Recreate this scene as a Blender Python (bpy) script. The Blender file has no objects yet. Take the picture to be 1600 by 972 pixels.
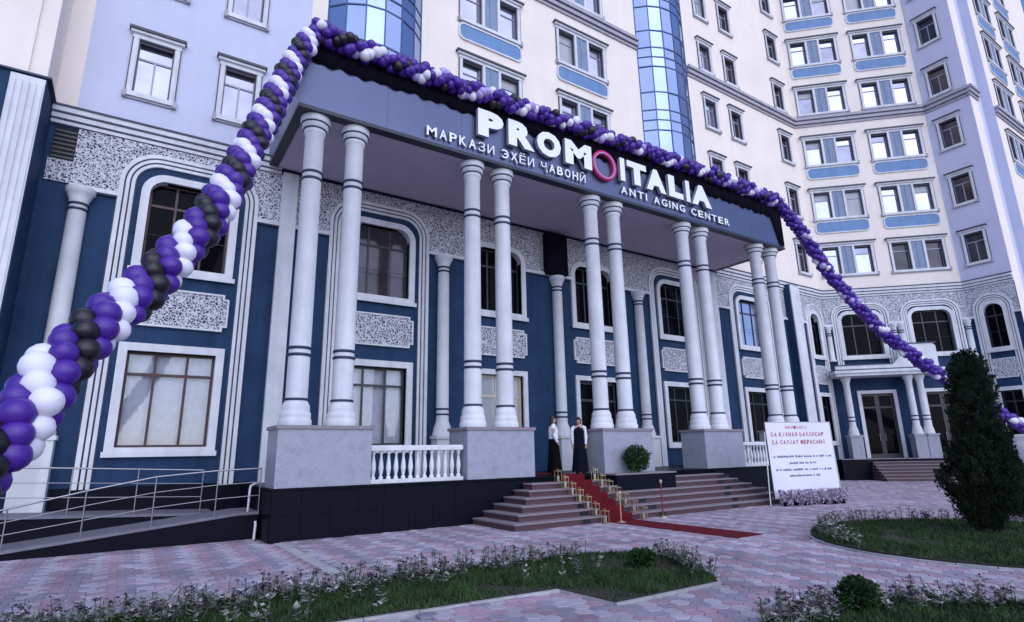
import bpy, math, random
import numpy as np
from mathutils import Vector, Matrix, Euler, noise as mnoise

random.seed(7)
S = bpy.context.scene
COL = S.collection
R = math.radians

# ------------------------------------------------------------------ camera
cd = bpy.data.cameras.new('camera'); cam = bpy.data.objects.new('camera', cd); COL.objects.link(cam)
cd.sensor_width = 36.0; cd.lens = 20.2; cd.clip_start = 0.05; cd.clip_end = 2000
yaw, pitch, roll = R(33.406), R(13.944), R(-1.154)
_f = Vector((math.sin(yaw)*math.cos(pitch), math.cos(yaw)*math.cos(pitch), math.sin(pitch)))
_r = Vector((math.cos(yaw), -math.sin(yaw), 0)); _u = _r.cross(_f)
_r2 = math.cos(roll)*_r + math.sin(roll)*_u; _u2 = -math.sin(roll)*_r + math.cos(roll)*_u
CAM = Vector((0, -13.852, 1.7))
cam.matrix_world = Matrix(((_r2.x, _u2.x, -_f.x, CAM.x), (_r2.y, _u2.y, -_f.y, CAM.y), (_r2.z, _u2.z, -_f.z, CAM.z), (0, 0, 0, 1)))
S.camera = cam

# ------------------------------------------------------------------ light
SUN_EL, SUN_AZ = R(38), R(186)        # azimuth of the sun, clockwise from +Y
W = bpy.data.worlds.new('World'); S.world = W; W.use_nodes = True
nt = W.node_tree; nt.nodes.clear()
out = nt.nodes.new('ShaderNodeOutputWorld'); bg = nt.nodes.new('ShaderNodeBackground'); sky = nt.nodes.new('ShaderNodeTexSky')
sky.sky_type = 'NISHITA'; sky.sun_disc = False; sky.sun_elevation = SUN_EL; sky.sun_rotation = SUN_AZ
sky.dust_density = 1.2; sky.air_density = 1.0; sky.ozone_density = 2.0
hs = nt.nodes.new('ShaderNodeMix'); hs.data_type = 'RGBA'; hs.blend_type = 'MULTIPLY'; hs.inputs[0].default_value = 1
hs.inputs[7].default_value = (0.66, 0.80, 1.06, 1)
nt.links.new(sky.outputs[0], hs.inputs[6]); nt.links.new(hs.outputs[2], bg.inputs[0]); bg.inputs[1].default_value = 0.15
nt.links.new(bg.outputs[0], out.inputs[0])
sl = bpy.data.lights.new('sun', 'SUN'); sun = bpy.data.objects.new('sun', sl); COL.objects.link(sun)
sl.energy = 1.3; sl.angle = R(100); sl.color = (1.0, 0.93, 0.93)
sd = Vector((math.sin(SUN_AZ)*math.cos(SUN_EL), math.cos(SUN_AZ)*math.cos(SUN_EL), math.sin(SUN_EL)))
sun.rotation_euler = sd.to_track_quat('Z', 'Y').to_euler(); sun.location = (-20, -40, 40)
vs = S.view_settings; vs.view_transform = 'Standard'; vs.look = 'None'; vs.exposure = 0.42; vs.gamma = 1.0

# ------------------------------------------------------------------ materials
MATS = {}
def mat(name, col, rough=0.6, metal=0.0, var=0.06, scale=3.0, bump=0.0, bscale=60.0, spec=0.5, streak=0.0, stain=0.0, **kw):
    m = bpy.data.materials.new(name); m.use_nodes = True; t = m.node_tree; b = t.nodes['Principled BSDF']
    b.inputs['Roughness'].default_value = rough; b.inputs['Metallic'].default_value = metal
    b.inputs['Specular IOR Level'].default_value = spec
    for k, v in kw.items(): b.inputs[k].default_value = v
    tc = t.nodes.new('ShaderNodeTexCoord'); geo = t.nodes.new('ShaderNodeNewGeometry')
    n = t.nodes.new('ShaderNodeTexNoise'); n.inputs['Scale'].default_value = scale; n.inputs['Detail'].default_value = 6
    t.links.new(geo.outputs['Position'], n.inputs['Vector'])
    r = t.nodes.new('ShaderNodeValToRGB'); c = col
    r.color_ramp.elements[0].position = 0.3; r.color_ramp.elements[1].position = 0.7
    r.color_ramp.elements[0].color = (c[0]*(1-var), c[1]*(1-var), c[2]*(1-var), 1)
    r.color_ramp.elements[1].color = (min(1, c[0]*(1+var)), min(1, c[1]*(1+var)), min(1, c[2]*(1+var)), 1)
    t.links.new(n.outputs[0], r.inputs[0])
    last = r.outputs[0]
    if streak > 0:          # vertical rain streaks, patches and dust
        mp = t.nodes.new('ShaderNodeMapping'); mp.inputs['Scale'].default_value = (2.2, 2.2, 0.12)
        t.links.new(geo.outputs['Position'], mp.inputs[0])
        n2 = t.nodes.new('ShaderNodeTexNoise'); n2.inputs['Scale'].default_value = 1.6; n2.inputs['Detail'].default_value = 8
        t.links.new(mp.outputs[0], n2.inputs['Vector'])
        r2 = t.nodes.new('ShaderNodeValToRGB'); r2.color_ramp.elements[0].position = 0.35; r2.color_ramp.elements[1].position = 0.6
        r2.color_ramp.elements[0].color = (1-streak, 1-streak, 1-streak*0.9, 1); r2.color_ramp.elements[1].color = (1, 1, 1, 1)
        t.links.new(n2.outputs[0], r2.inputs[0])
        mx = t.nodes.new('ShaderNodeMix'); mx.data_type = 'RGBA'; mx.blend_type = 'MULTIPLY'; mx.inputs[0].default_value = 1
        t.links.new(last, mx.inputs[6]); t.links.new(r2.outputs[0], mx.inputs[7]); last = mx.outputs[2]
    if stain > 0:           # broad worn and dirty patches
        n4 = t.nodes.new('ShaderNodeTexNoise'); n4.inputs['Scale'].default_value = 0.55; n4.inputs['Detail'].default_value = 9; n4.inputs['Roughness'].default_value = 0.65
        t.links.new(geo.outputs['Position'], n4.inputs['Vector'])
        r4 = t.nodes.new('ShaderNodeValToRGB'); r4.color_ramp.elements[0].position = 0.36; r4.color_ramp.elements[1].position = 0.60
        r4.color_ramp.elements[0].color = (1-stain, 1-stain, 1-stain, 1); r4.color_ramp.elements[1].color = (1, 1, 1, 1)
        t.links.new(n4.outputs[0], r4.inputs[0])
        m4 = t.nodes.new('ShaderNodeMix'); m4.data_type = 'RGBA'; m4.blend_type = 'MULTIPLY'; m4.inputs[0].default_value = 1
        t.links.new(last, m4.inputs[6]); t.links.new(r4.outputs[0], m4.inputs[7]); last = m4.outputs[2]
    t.links.new(last, b.inputs['Base Color'])
    if bump > 0:
        n3 = t.nodes.new('ShaderNodeTexNoise'); n3.inputs['Scale'].default_value = bscale; n3.inputs['Detail'].default_value = 4
        t.links.new(geo.outputs['Position'], n3.inputs['Vector'])
        bp = t.nodes.new('ShaderNodeBump'); bp.inputs['Strength'].default_value = bump; bp.inputs['Distance'].default_value = 0.02
        t.links.new(n3.outputs[0], bp.inputs['Height']); t.links.new(bp.outputs[0], b.inputs['Normal'])
    MATS[name] = m
    return m

mat('cream_render', (0.90, 0.79, 0.70), 0.85, var=0.04, scale=0.8, bump=0.12, bscale=40, streak=0.035, spec=0.2)
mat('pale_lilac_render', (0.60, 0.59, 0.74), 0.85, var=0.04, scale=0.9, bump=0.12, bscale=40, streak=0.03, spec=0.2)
mat('pale_blue_render_and_shade', (0.60, 0.61, 0.74), 0.85, var=0.04, scale=0.9, bump=0.12, bscale=40, streak=0.03, spec=0.2)
mat('navy_render', (0.023, 0.054, 0.120), 0.65, var=0.16, scale=1.4, bump=0.1, bscale=30, streak=0.2, spec=0.12, stain=0.16)
mat('white_trim', (0.74, 0.73, 0.75), 0.65, var=0.07, scale=2.0, streak=0.13, bump=0.05, stain=0.08)
mat('navy_line', (0.018, 0.030, 0.075), 0.5, var=0.1)
mat('grey_trim', (0.40, 0.38, 0.42), 0.6, var=0.08, streak=0.1)
mat('dark_flashing_shade', (0.06, 0.055, 0.075), 0.5, var=0.1)  # hood flashing and dark trim lines, also the painted shadow in window heads
mat('sash_grey', (0.36, 0.34, 0.42), 0.45, var=0.05)
mat('sash_brown', (0.055, 0.018, 0.022), 0.45, var=0.15)
mat('sash_dark', (0.03, 0.028, 0.035), 0.4, var=0.1)
mat('mullion_blue', (0.05, 0.10, 0.24), 0.4, var=0.05)
mat('blue_panel', (0.13, 0.25, 0.46), 0.55, var=0.08, scale=2.5, streak=0.12)
mat('blue_grey_panel', (0.20, 0.26, 0.38), 0.55, var=0.08, scale=2.5, streak=0.12)
mat('ceiling_paint', (0.56, 0.48, 0.58), 0.7, var=0.05)
mat('fascia_metal', (0.098, 0.110, 0.190), 0.33, metal=0.6, var=0.06, scale=0.7)
mat('fascia_edge', (0.012, 0.014, 0.03), 0.4)
mat('matte_black', (0.006, 0.005, 0.012), 0.95, spec=0.1)
mat('black_granite', (0.0035, 0.004, 0.011), 0.4, var=0.5, scale=30, spec=0.10)
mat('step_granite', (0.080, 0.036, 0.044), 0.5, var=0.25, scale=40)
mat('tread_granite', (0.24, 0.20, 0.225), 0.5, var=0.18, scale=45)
mat('step_inlay', (0.012, 0.013, 0.025), 0.3)
mat('ramp_stone', (0.16, 0.15, 0.19), 0.6, var=0.15, scale=8)
mat('steel', (0.34, 0.33, 0.36), 0.3, metal=1.0, var=0.05)
mat('gold', (0.60, 0.46, 0.26), 0.35, metal=0.85, var=0.1)
mat('candle', (0.42, 0.36, 0.28), 0.5)
mat('red_carpet', (0.12, 0.007, 0.014), 0.9, var=0.25, scale=9, bump=0.3, bscale=180, spec=0.15)
mat('red_paint', (0.22, 0.02, 0.035), 0.4)
mat('sign_white', (0.86, 0.86, 0.88), 0.35, var=0.02)
mat('sign_edge', (0.35, 0.35, 0.42), 0.4, var=0.02)
mat('ring_pink', (0.52, 0.035, 0.17), 0.3, var=0.1)
mat('ring_dark', (0.05, 0.02, 0.07), 0.3)
mat('curtain', (0.72, 0.74, 0.84), 0.9, var=0.08, scale=5)
mat('interior', (0.020, 0.018, 0.022), 0.9)
mat('cream_door', (0.55, 0.48, 0.36), 0.5, var=0.08)
mat('board_white', (0.78, 0.75, 0.82), 0.4, var=0.05, scale=1.5)
mat('board_red', (0.42, 0.03, 0.07), 0.5)
mat('board_grey', (0.16, 0.13, 0.24), 0.5)
mat('soil', (0.035, 0.026, 0.022), 0.95, var=0.3, scale=8, bump=0.5, bscale=40)
mat('kerb', (0.46, 0.44, 0.45), 0.8, var=0.12, scale=6, stain=0.3)
mat('ground_joint', (0.33, 0.295, 0.345), 0.9, var=0.15, scale=2)
mat('paver_pink', (0.40, 0.27, 0.335), 0.75, var=0.22, scale=1.1, bump=0.25, bscale=90, stain=0.26)
mat('paver_grey', (0.30, 0.265, 0.335), 0.75, var=0.2, scale=1.3, bump=0.25, bscale=90, stain=0.26)
mat('paver_pale', (0.46, 0.405, 0.475), 0.75, var=0.16, scale=1.2, bump=0.25, bscale=90, stain=0.26)
mat('grass', (0.034, 0.066, 0.020), 0.7, var=0.45, scale=2.5, spec=0.2)
mat('cypress_leaf', (0.017, 0.030, 0.016), 0.8, var=0.5, scale=4, spec=0.15)
mat('bush_leaf', (0.022, 0.055, 0.016), 0.7, var=0.5, scale=5, spec=0.2)
mat('bark', (0.06, 0.04, 0.03), 0.9, var=0.3, scale=20, bump=0.5)
mat('flower_dark', (0.035, 0.010, 0.045), 0.7, var=0.4, scale=15)
mat('flower_pale', (0.50, 0.45, 0.48), 0.8, var=0.25, scale=15)
mat('bloom_lilac', (0.66, 0.56, 0.70), 0.8, var=0.25, scale=15)
mat('flower_stem', (0.10, 0.12, 0.085), 0.8, var=0.4, scale=10)
mat('flower_leaf', (0.24, 0.24, 0.20), 0.8, var=0.45, scale=12)
mat('skin', (0.45, 0.27, 0.20), 0.55, var=0.04, scale=20)
mat('black_dress', (0.003, 0.003, 0.004), 0.95, spec=0.1, var=0.3, scale=10)
mat('navy_dress', (0.005, 0.006, 0.014), 0.95, spec=0.1, var=0.3, scale=10)
mat('white_blouse', (0.72, 0.72, 0.78), 0.85, var=0.06, scale=12)
mat('hair', (0.010, 0.007, 0.006), 0.5, var=0.3, scale=40)
mat('balloon_purple', (0.060, 0.012, 0.25), 0.38, var=0.05, spec=0.5)
mat('balloon_white', (0.80, 0.76, 0.84), 0.4, var=0.03, spec=0.5)
mat('balloon_black', (0.008, 0.006, 0.010), 0.38, var=0.1, spec=0.5)
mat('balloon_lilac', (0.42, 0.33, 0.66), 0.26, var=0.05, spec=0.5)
mat('glass_dark', (0.004, 0.004, 0.006), 0.05, var=0.2, spec=0.04)
mat('glass_sky', (0.50, 0.50, 0.62), 0.08, metal=0.8, var=0.12, scale=0.9)
mat('glass_sky_dim', (0.27, 0.27, 0.35), 0.08, metal=0.7, var=0.25, scale=0.9)
mat('glass_tower', (0.27, 0.34, 0.53), 0.12, metal=0.75, var=0.12, scale=0.4)
mat('glass_curtain', (0.40, 0.40, 0.43), 0.07, var=0.06, scale=1.5, spec=0.6)
mat('glass_brown', (0.06, 0.05, 0.06), 0.07, metal=0.3, var=0.35, scale=1.5)

def carved(name, light, dark, scale):
    m = bpy.data.materials.new(name); m.use_nodes = True; t = m.node_tree; b = t.nodes['Principled BSDF']; b.inputs['Roughness'].default_value = 0.8
    geo = t.nodes.new('ShaderNodeNewGeometry')
    n = t.nodes.new('ShaderNodeTexNoise'); n.inputs['Scale'].default_value = scale*0.6; n.inputs['Detail'].default_value = 1
    t.links.new(geo.outputs['Position'], n.inputs['Vector'])
    ad = t.nodes.new('ShaderNodeMixRGB'); ad.blend_type = 'ADD'; ad.inputs[0].default_value = 0.12
    t.links.new(geo.outputs['Position'], ad.inputs[1]); t.links.new(n.outputs[1], ad.inputs[2])
    v = t.nodes.new('ShaderNodeTexVoronoi'); v.feature = 'DISTANCE_TO_EDGE'; v.inputs['Scale'].default_value = scale
    t.links.new(ad.outputs[0], v.inputs['Vector'])
    r = t.nodes.new('ShaderNodeValToRGB'); r.color_ramp.elements[0].position = 0.12; r.color_ramp.elements[1].position = 0.22
    r.color_ramp.elements[0].color = (*light, 1); r.color_ramp.elements[1].color = (*dark, 1)
    t.links.new(v.outputs[0], r.inputs[0]); t.links.new(r.outputs[0], b.inputs['Base Color'])
    bp = t.nodes.new('ShaderNodeBump'); bp.inputs['Strength'].default_value = 1.0; bp.inputs['Distance'].default_value = 0.05; bp.invert = True
    t.links.new(v.outputs[0], bp.inputs['Height']); t.links.new(bp.outputs[0], b.inputs['Normal'])
    MATS[name] = m
carved('carved_frieze', (0.66, 0.64, 0.68), (0.06, 0.068, 0.115), 14.0)

def granite(name, base, dark, scale):
    m = bpy.data.materials.new(name); m.use_nodes = True; t = m.node_tree; b = t.nodes['Principled BSDF']; b.inputs['Roughness'].default_value = 0.35
    geo = t.nodes.new('ShaderNodeNewGeometry')
    v = t.nodes.new('ShaderNodeTexVoronoi'); v.inputs['Scale'].default_value = scale; t.links.new(geo.outputs['Position'], v.inputs['Vector'])
    n = t.nodes.new('ShaderNodeTexNoise'); n.inputs['Scale'].default_value = 4; n.inputs['Detail'].default_value = 8; t.links.new(geo.outputs['Position'], n.inputs['Vector'])
    a = t.nodes.new('ShaderNodeMath'); a.operation = 'MULTIPLY_ADD'; a.inputs[1].default_value = 0.45
    t.links.new(v.outputs['Color'], a.inputs[0]); t.links.new(n.outputs[0], a.inputs[2])
    r = t.nodes.new('ShaderNodeValToRGB'); r.color_ramp.elements[0].position = 0.35; r.color_ramp.elements[1].position = 0.75
    r.color_ramp.elements[0].color = (*dark, 1); r.color_ramp.elements[1].color = (*base, 1)
    t.links.new(a.outputs[0], r.inputs[0]); t.links.new(r.outputs[0], b.inputs['Base Color'])
    MATS[name] = m
granite('grey_granite', (0.34, 0.335, 0.40), (0.24, 0.235, 0.29), 38)

# ------------------------------------------------------------------ mesh helpers
class MB:
    def __init__(s): s.v = []; s.f = []; s.m = []; s.smooth = []
    def add(s, vs, fs, m=0, smooth=False):
        o = len(s.v); s.v += [tuple(p) for p in vs]
        for f in fs: s.f.append(tuple(i+o for i in f)); s.m.append(m); s.smooth.append(smooth)
    def box(s, x0, x1, y0, y1, z0, z1, m=0):
        s.add([(x0,y0,z0),(x1,y0,z0),(x1,y1,z0),(x0,y1,z0),(x0,y0,z1),(x1,y0,z1),(x1,y1,z1),(x0,y1,z1)],
              [(0,3,2,1),(4,5,6,7),(0,1,5,4),(1,2,6,5),(2,3,7,6),(3,0,4,7)], m)
    def prism_y(s, poly, y0, y1, m=0):        # polygon in xz, extruded in y; poly counter-clockwise seen from -y
        n = len(poly)
        s.add([(p[0], y0, p[1]) for p in poly]+[(p[0], y1, p[1]) for p in poly],
              [tuple(range(n)), tuple(range(2*n-1, n-1, -1))]+[((i+1) % n, i, i+n, (i+1) % n+n) for i in range(n)], m)
    def prism_z(s, poly, z0, z1, m=0):
        n = len(poly)
        s.add([(p[0], p[1], z0) for p in poly]+[(p[0], p[1], z1) for p in poly],
              [tuple(range(n-1, -1, -1)), tuple(range(n, 2*n))]+[(i, (i+1) % n, (i+1) % n+n, i+n) for i in range(n)], m)
    def ring_y(s, outer, inner, y0, y1, m=0): # flat ring between two equal-count closed outlines (front at y0)
        n = len(outer); vs = []
        for y in (y0, y1):
            vs += [(p[0], y, p[1]) for p in outer]+[(p[0], y, p[1]) for p in inner]
        fs = []
        for i in range(n):
            j = (i+1) % n
            fs += [(i, j, n+j, n+i), (j, i, 2*n+i, 2*n+j), (n+i, n+j, 3*n+j, 3*n+i)]
        s.add(vs, fs, m)
    def lathe(s, prof, n=20, cx=0, cy=0, m=0, smooth=True):
        vs = []; fs = []
        for r, z in prof:
            for k in range(n):
                a = 2*math.pi*k/n; vs.append((cx+r*math.cos(a), cy+r*math.sin(a), z))
        for i in range(len(prof)-1):
            for k in range(n):
                l = (k+1) % n; fs.append((i*n+k, i*n+l, (i+1)*n+l, (i+1)*n+k))
        s.add(vs, fs, m, smooth)
        s.add([(cx+prof[-1][0]*math.cos(2*math.pi*k/n), cy+prof[-1][0]*math.sin(2*math.pi*k/n), prof[-1][1]) for k in range(n)], [tuple(range(n))], m)
        s.add([(cx+prof[0][0]*math.cos(2*math.pi*k/n), cy+prof[0][0]*math.sin(2*math.pi*k/n), prof[0][1]) for k in range(n)], [tuple(range(n-1, -1, -1))], m)
    def tube(s, path, rad, n=8, m=0):
        path = [Vector(p) for p in path]; vs = []; fs = []
        rads = rad if isinstance(rad, (list, tuple)) else [rad]*len(path)
        for i, p in enumerate(path):
            d = (path[min(i+1, len(path)-1)]-path[max(i-1, 0)]).normalized()
            a = d.cross(Vector((0, 0, 1)));  a = a if a.length > 1e-3 else Vector((1, 0, 0)); a.normalize(); b = d.cross(a)
            for k in range(n):
                t = 2*math.pi*k/n; vs.append(p+rads[i]*(math.cos(t)*a+math.sin(t)*b))
        for i in range(len(path)-1):
            for k in range(n):
                l = (k+1) % n; fs.append((i*n+k, (i+1)*n+k, (i+1)*n+l, i*n+l))
        s.add(vs, fs, m, True)
        s.add(vs[:n], [tuple(range(n))], m); s.add(vs[-n:], [tuple(range(n-1, -1, -1))], m)
    def mesh(s, name, mats):
        me = bpy.data.meshes.new(name); me.from_pydata(s.v, [], s.f)
        for x in (mats if isinstance(mats, (list, tuple)) else [mats]): me.materials.append(MATS[x])
        me.polygons.foreach_set('material_index', s.m); me.polygons.foreach_set('use_smooth', s.smooth); me.update()
        return me

def link(name, data, parent=None, loc=(0, 0, 0), rz=0.0, **p):
    o = bpy.data.objects.new(name, data); COL.objects.link(o); o.location = loc; o.rotation_euler = (0, 0, rz)
    if parent is not None: o.parent = parent
    for k, v in p.items(): o[k] = v
    return o
def thing(name, label, cat, loc=(0, 0, 0), rz=0.0, group=None, data=None):
    o = link(name, data, None, loc, rz, label=label, category=cat)
    if group: o['group'] = group
    return o
def part(name, mb, mats, parent, loc=(0, 0, 0), rz=0.0):
    return link(name, mb if isinstance(mb, bpy.types.Mesh) else mb.mesh(name, mats), parent, loc, rz)
def wall_holes(mb, x0, x1, z0, z1, holes, y=0.0, depth=0.3, m=0):
    xs = sorted({x0, x1, *[h[0] for h in holes], *[h[1] for h in holes]}); zs = sorted({z0, z1, *[h[2] for h in holes], *[h[3] for h in holes]})
    xs = [x for x in xs if x0 <= x <= x1]; zs = [z for z in zs if z0 <= z <= z1]
    for i in range(len(xs)-1):
        for j in range(len(zs)-1):
            cx, cz = (xs[i]+xs[i+1])/2, (zs[j]+zs[j+1])/2
            if any(h[0] < cx < h[1] and h[2] < cz < h[3] for h in holes): continue
            mb.add([(xs[i], y, zs[j]), (xs[i+1], y, zs[j]), (xs[i+1], y, zs[j+1]), (xs[i], y, zs[j+1])], [(0, 1, 2, 3)], m)
    for a, b, c, d in holes:
        if b <= x0 or a >= x1 or d <= z0 or c >= z1: continue
        mb.add([(a,y,c),(b,y,c),(b,y,d),(a,y,d),(a,y+depth,c),(b,y+depth,c),(b,y+depth,d),(a,y+depth,d)],
               [(0,4,5,1),(1,5,6,2),(2,6,7,3),(3,7,4,0)], m)
def rrect(hw, z0, z1, r, n=8):     # rectangle with rounded top corners, counter-clockwise seen from -y
    p = [(-hw, z0), (hw, z0)]
    for k in range(n+1):
        a = math.pi/2*k/n; p.append((hw-r+r*math.cos(a), z1-r+r*math.sin(a)))
    for k in range(n+1):
        a = math.pi/2+math.pi/2*k/n; p.append((-hw+r+r*math.cos(a), z1-r+r*math.sin(a)))
    return p

# ------------------------------------------------------------------ ground
GZ = -0.035
mb = MB(); mb.add([(-300, -300, GZ), (300, -300, GZ), (300, 300, GZ), (-300, 300, GZ)], [(0, 1, 2, 3)])
paving = link('paving', mb.mesh('paving', 'ground_joint'), kind='structure')

BED1 = [(-2.6, -5.35), (6.4, -5.6), (7.35, -6.1), (7.75, -6.9), (7.35, -7.65), (6.7, -8.47), (4.88, -8.45), (4.80, -7.5), (-2.6, -6.85)]
BED2 = [(13.35+3.05*math.cos(2*math.pi*k/40), -9.35+3.0*math.sin(2*math.pi*k/40)) for k in range(40)]
BED3 = [(5.35, -10.0), (6.1, -9.75), (6.9, -9.85), (7.7, -10.35), (8.4, -11.2), (8.8, -12.2), (7.5, -13.2), (6.0, -11.8)]
def inside(x, y, poly):
    c = False; n = len(poly)
    for i in range(n):
        x1, y1 = poly[i]; x2, y2 = poly[(i+1) % n]
        if (y1 > y) != (y2 > y) and x < (x2-x1)*(y-y1)/(y2-y1)+x1: c = not c
    return c
def project(p):
    d = Vector(p)-CAM; w = d.dot(_f)
    if w < 0.2: return None
    return 800+897.79*d.dot(_r2)/w, 486-897.79*d.dot(_u2)/w, w

# pavers: elongated interlocking hexagons in loose bands of pink, grey and pale
PR = 0.128
def paver_mb(mb, cx, cy, m, h=0.0):
    vs = []
    for rr, z in ((PR*0.97, GZ-0.02), (PR*0.97, -0.008+h), (PR*0.90, h)):
        for k in range(6):
            a = math.pi/6+math.pi/3*k; vs.append((cx+rr*math.cos(a), cy+rr*math.sin(a), z))
    fs = [(12, 13, 14, 15, 16, 17)]
    for k in range(6):
        l = (k+1) % 6; fs += [(k, l, 6+l, 6+k), (6+k, 6+l, 12+l, 12+k)]
    mb.add(vs, fs, m)
pm = []
for c in ('pink', 'grey', 'pale'):
    q = MB(); paver_mb(q, 0, 0, 0); pm.append(q.mesh('paver', 'paver_'+c))
dx = PR*math.sqrt(3); dy = PR*1.5
cells = []
rng = random.Random(3)
for j in range(int(-13.4/dy), int(3.4/dy)):
    y = j*dy
    for i in range(-30, 190):
        x = i*dx+(dx/2 if j % 2 else 0)
        if x > 41: continue
        pr = project((x, y, 0))
        if pr is None or pr[0] < -250 or pr[0] > 1850 or pr[1] > 1250: continue
        if inside(x, y, BED1) or inside(x, y, BED2) or inside(x, y, BED3): continue
        if 2.5 < x < 23.4 and y > -0.45: continue
        if x < 2.7 and y > 0.6: continue
        if x > 31.5 and (x-33)*0.69+(y-3.4)*0.72 > 0.1: continue
        if x > 38.3 and y > -4.05: continue
        if abs(x-2.86) < 0.12 and y < -0.4: continue
        s = (i*7+j*3) % 6
        m = 0 if s in (0, 3) else (1 if s in (1, 4) else 2)
        if rng.random() < 0.22: m = rng.randrange(3)
        cells.append((pr[2] if (0 < pr[0] < 1600 and pr[1] < 972) else 99+pr[2], x, y, m))
cells.sort()
rest = MB()
for k, (w, x, y, m) in enumerate(cells):
    h = rng.gauss(0, 0.003)
    if k < 300: link('paver', pm[m], paving, (x, y, h))
    else: paver_mb(rest, x, y, m, h)
o = link('paver', rest.mesh('paver', ['paver_pink', 'paver_grey', 'paver_pale']), paving); o['kind'] = 'stuff'
mb = MB(); y = -5.28
while y < -0.6:
    link('kerb_stone', MB.mesh((lambda q: (q.box(-0.1, 0.1, 0.01, 0.66, GZ, 0.006), q)[1])(MB()), 'kerb_stone', 'kerb'), paving, (2.86, y, 0)); y += 0.67

def bed(name, label, poly, zsoil, nblades, cat='flower bed'):
    mb = MB(); mb.prism_z(poly, GZ, zsoil); o = link(name, mb.mesh(name, 'soil'), kind='structure')
    n = len(poly); c = Vector((sum(p[0] for p in poly)/n, sum(p[1] for p in poly)/n))
    for i in range(n):                      # kerb stones round the bed
        a = Vector(poly[i]); b = Vector(poly[(i+1) % n]); L = (b-a).length; k = max(1, round(L/0.6)); d = (b-a)/L
        nrm = Vector((-d.y, d.x));  nrm = nrm if nrm.dot((a+b)/2-c) > 0 else -nrm
        for q in range(k):
            p0 = a+d*(L*q/k+0.005); p1 = a+d*(L*(q+1)/k-0.005)
            pr = project(((p0.x+p1.x)/2, (p0.y+p1.y)/2, 0))
            if pr is None: continue
            e = MB(); qd = [p0-nrm*0.012, p1-nrm*0.012, p1+nrm*0.05, p0+nrm*0.05]
            if (qd[1]-qd[0]).cross(qd[2]-qd[1]) < 0: qd = qd[::-1]
            e.prism_z(qd, GZ, 0.022+rng.uniform(-0.004, 0.004)); link('kerb_stone', e.mesh('kerb_stone', 'kerb'), o)
    g = MB(); xs = [p[0] for p in poly]; ys = [p[1] for p in poly]; k = 0; t = 0
    while k < nblades and t < nblades*5:
        t += 1; x = rng.uniform(min(xs), max(xs)); y = rng.uniform(min(ys), max(ys))
        if not inside(x, y, poly): continue
        if mnoise.noise(Vector((x*0.8, y*0.8, 3.1))) < -0.28 and rng.random() < 0.8: continue
        k += 1; h = rng.uniform(0.03, 0.09); a = rng.uniform(0, 6.28); w = rng.uniform(0.006, 0.012)
        lx, ly = rng.gauss(0, 0.035), rng.gauss(0, 0.035)
        g.add([(x-w*math.cos(a), y-w*math.sin(a), zsoil), (x+w*math.cos(a), y+w*math.sin(a), zsoil), (x+lx, y+ly, zsoil+h)], [(0, 1, 2)])
    link('grass', g.mesh('grass', 'grass'), kind='stuff', label=label, category='grass')
    return o
bed('flower_bed', 'grass in the long notched flower bed in the foreground', BED1, 0.03, 26000)
bed('flower_bed', 'grass in the round lawn bed under the cypress', BED2, 0.05, 26000)
bed('flower_bed', 'grass in the flower bed cut by the bottom right corner', BED3, 0.03, 8000)

def flowers(label, spots, hmin, hmax):
    mb = MB()
    for x, y in spots:
        h = hmin+(hmax-hmin)*rng.random()**1.3; lx, ly = rng.gauss(0, 0.05), rng.gauss(0, 0.05)
        top = Vector((x+lx, y+ly, 0.03+h)); base = Vector((x, y, 0.03))
        mb.tube([base, base.lerp(top, 0.5)+Vector((rng.gauss(0, 0.01), rng.gauss(0, 0.01), 0)), top], [0.006, 0.005, 0.004], 4, 0)
        for q in range(rng.randint(5, 10)):
            t = rng.uniform(0.1, 0.85); p = base.lerp(top, t); a = rng.uniform(0, 6.28); L = rng.uniform(0.04, 0.10); w = L*0.28
            d = Vector((math.cos(a), math.sin(a), rng.uniform(-0.1, 0.7))); s = Vector((-math.sin(a), math.cos(a), 0))
            mb.add([p, p+d*L*0.5+s*w, p+d*L, p+d*L*0.5-s*w], [(0, 1, 2, 3)], 1 if rng.random() < 0.75 else 0)
        m = 2 if rng.random() < 0.62 else 3
        for hd in range(rng.randint(1, 3)):
            c = top+Vector((rng.gauss(0, 0.03), rng.gauss(0, 0.03), rng.uniform(-0.08, 0.01))); r = rng.uniform(0.014, 0.026)
            for q in range(6):
                a = q*math.pi/3+rng.uniform(-0.2, 0.2); d = Vector((math.cos(a), math.sin(a), rng.uniform(-0.3, 0.6))); s = Vector((-math.sin(a), math.cos(a), 0.2))
                mb.add([c, c+d*r+s*r*0.6, c+d*r*1.7, c+d*r-s*r*0.6], [(0, 1, 2, 3)], m)
    link('flowers', mb.mesh('flowers', ['flower_stem', 'flower_leaf', 'flower_dark', 'flower_pale']), kind='stuff', label=label, category='flowers')
sp = []
for k in range(460):
    t = rng.random()**0.8; x = 6.9-8.2*t; sp.append((x, -5.55-0.02*(6-x)*0-rng.random()**1.5*(0.45+0.05*(7-x))))
for k in range(70):
    t = rng.random(); sp.append((7.6-0.8*t+rng.gauss(0, 0.05), -6.6-1.7*t+rng.gauss(0, 0.1)))
for k in range(40): sp.append((rng.uniform(0, 6.5), rng.uniform(-7.2, -6.0)))
flowers('dark and pale flowers along the far edge of the long flower bed', [p for p in sp if inside(p[0], p[1], BED1)], 0.09, 0.32)
sp = [(13.35+2.8*math.cos(a)+rng.gauss(0, .08), -9.35+2.75*math.sin(a)+rng.gauss(0, .08)) for a in [rng.uniform(0.2, 2.75) for _ in range(170)]]
flowers('sparse dark flowers along the back edge of the round lawn', sp, 0.18, 0.36)
sp = []
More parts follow.
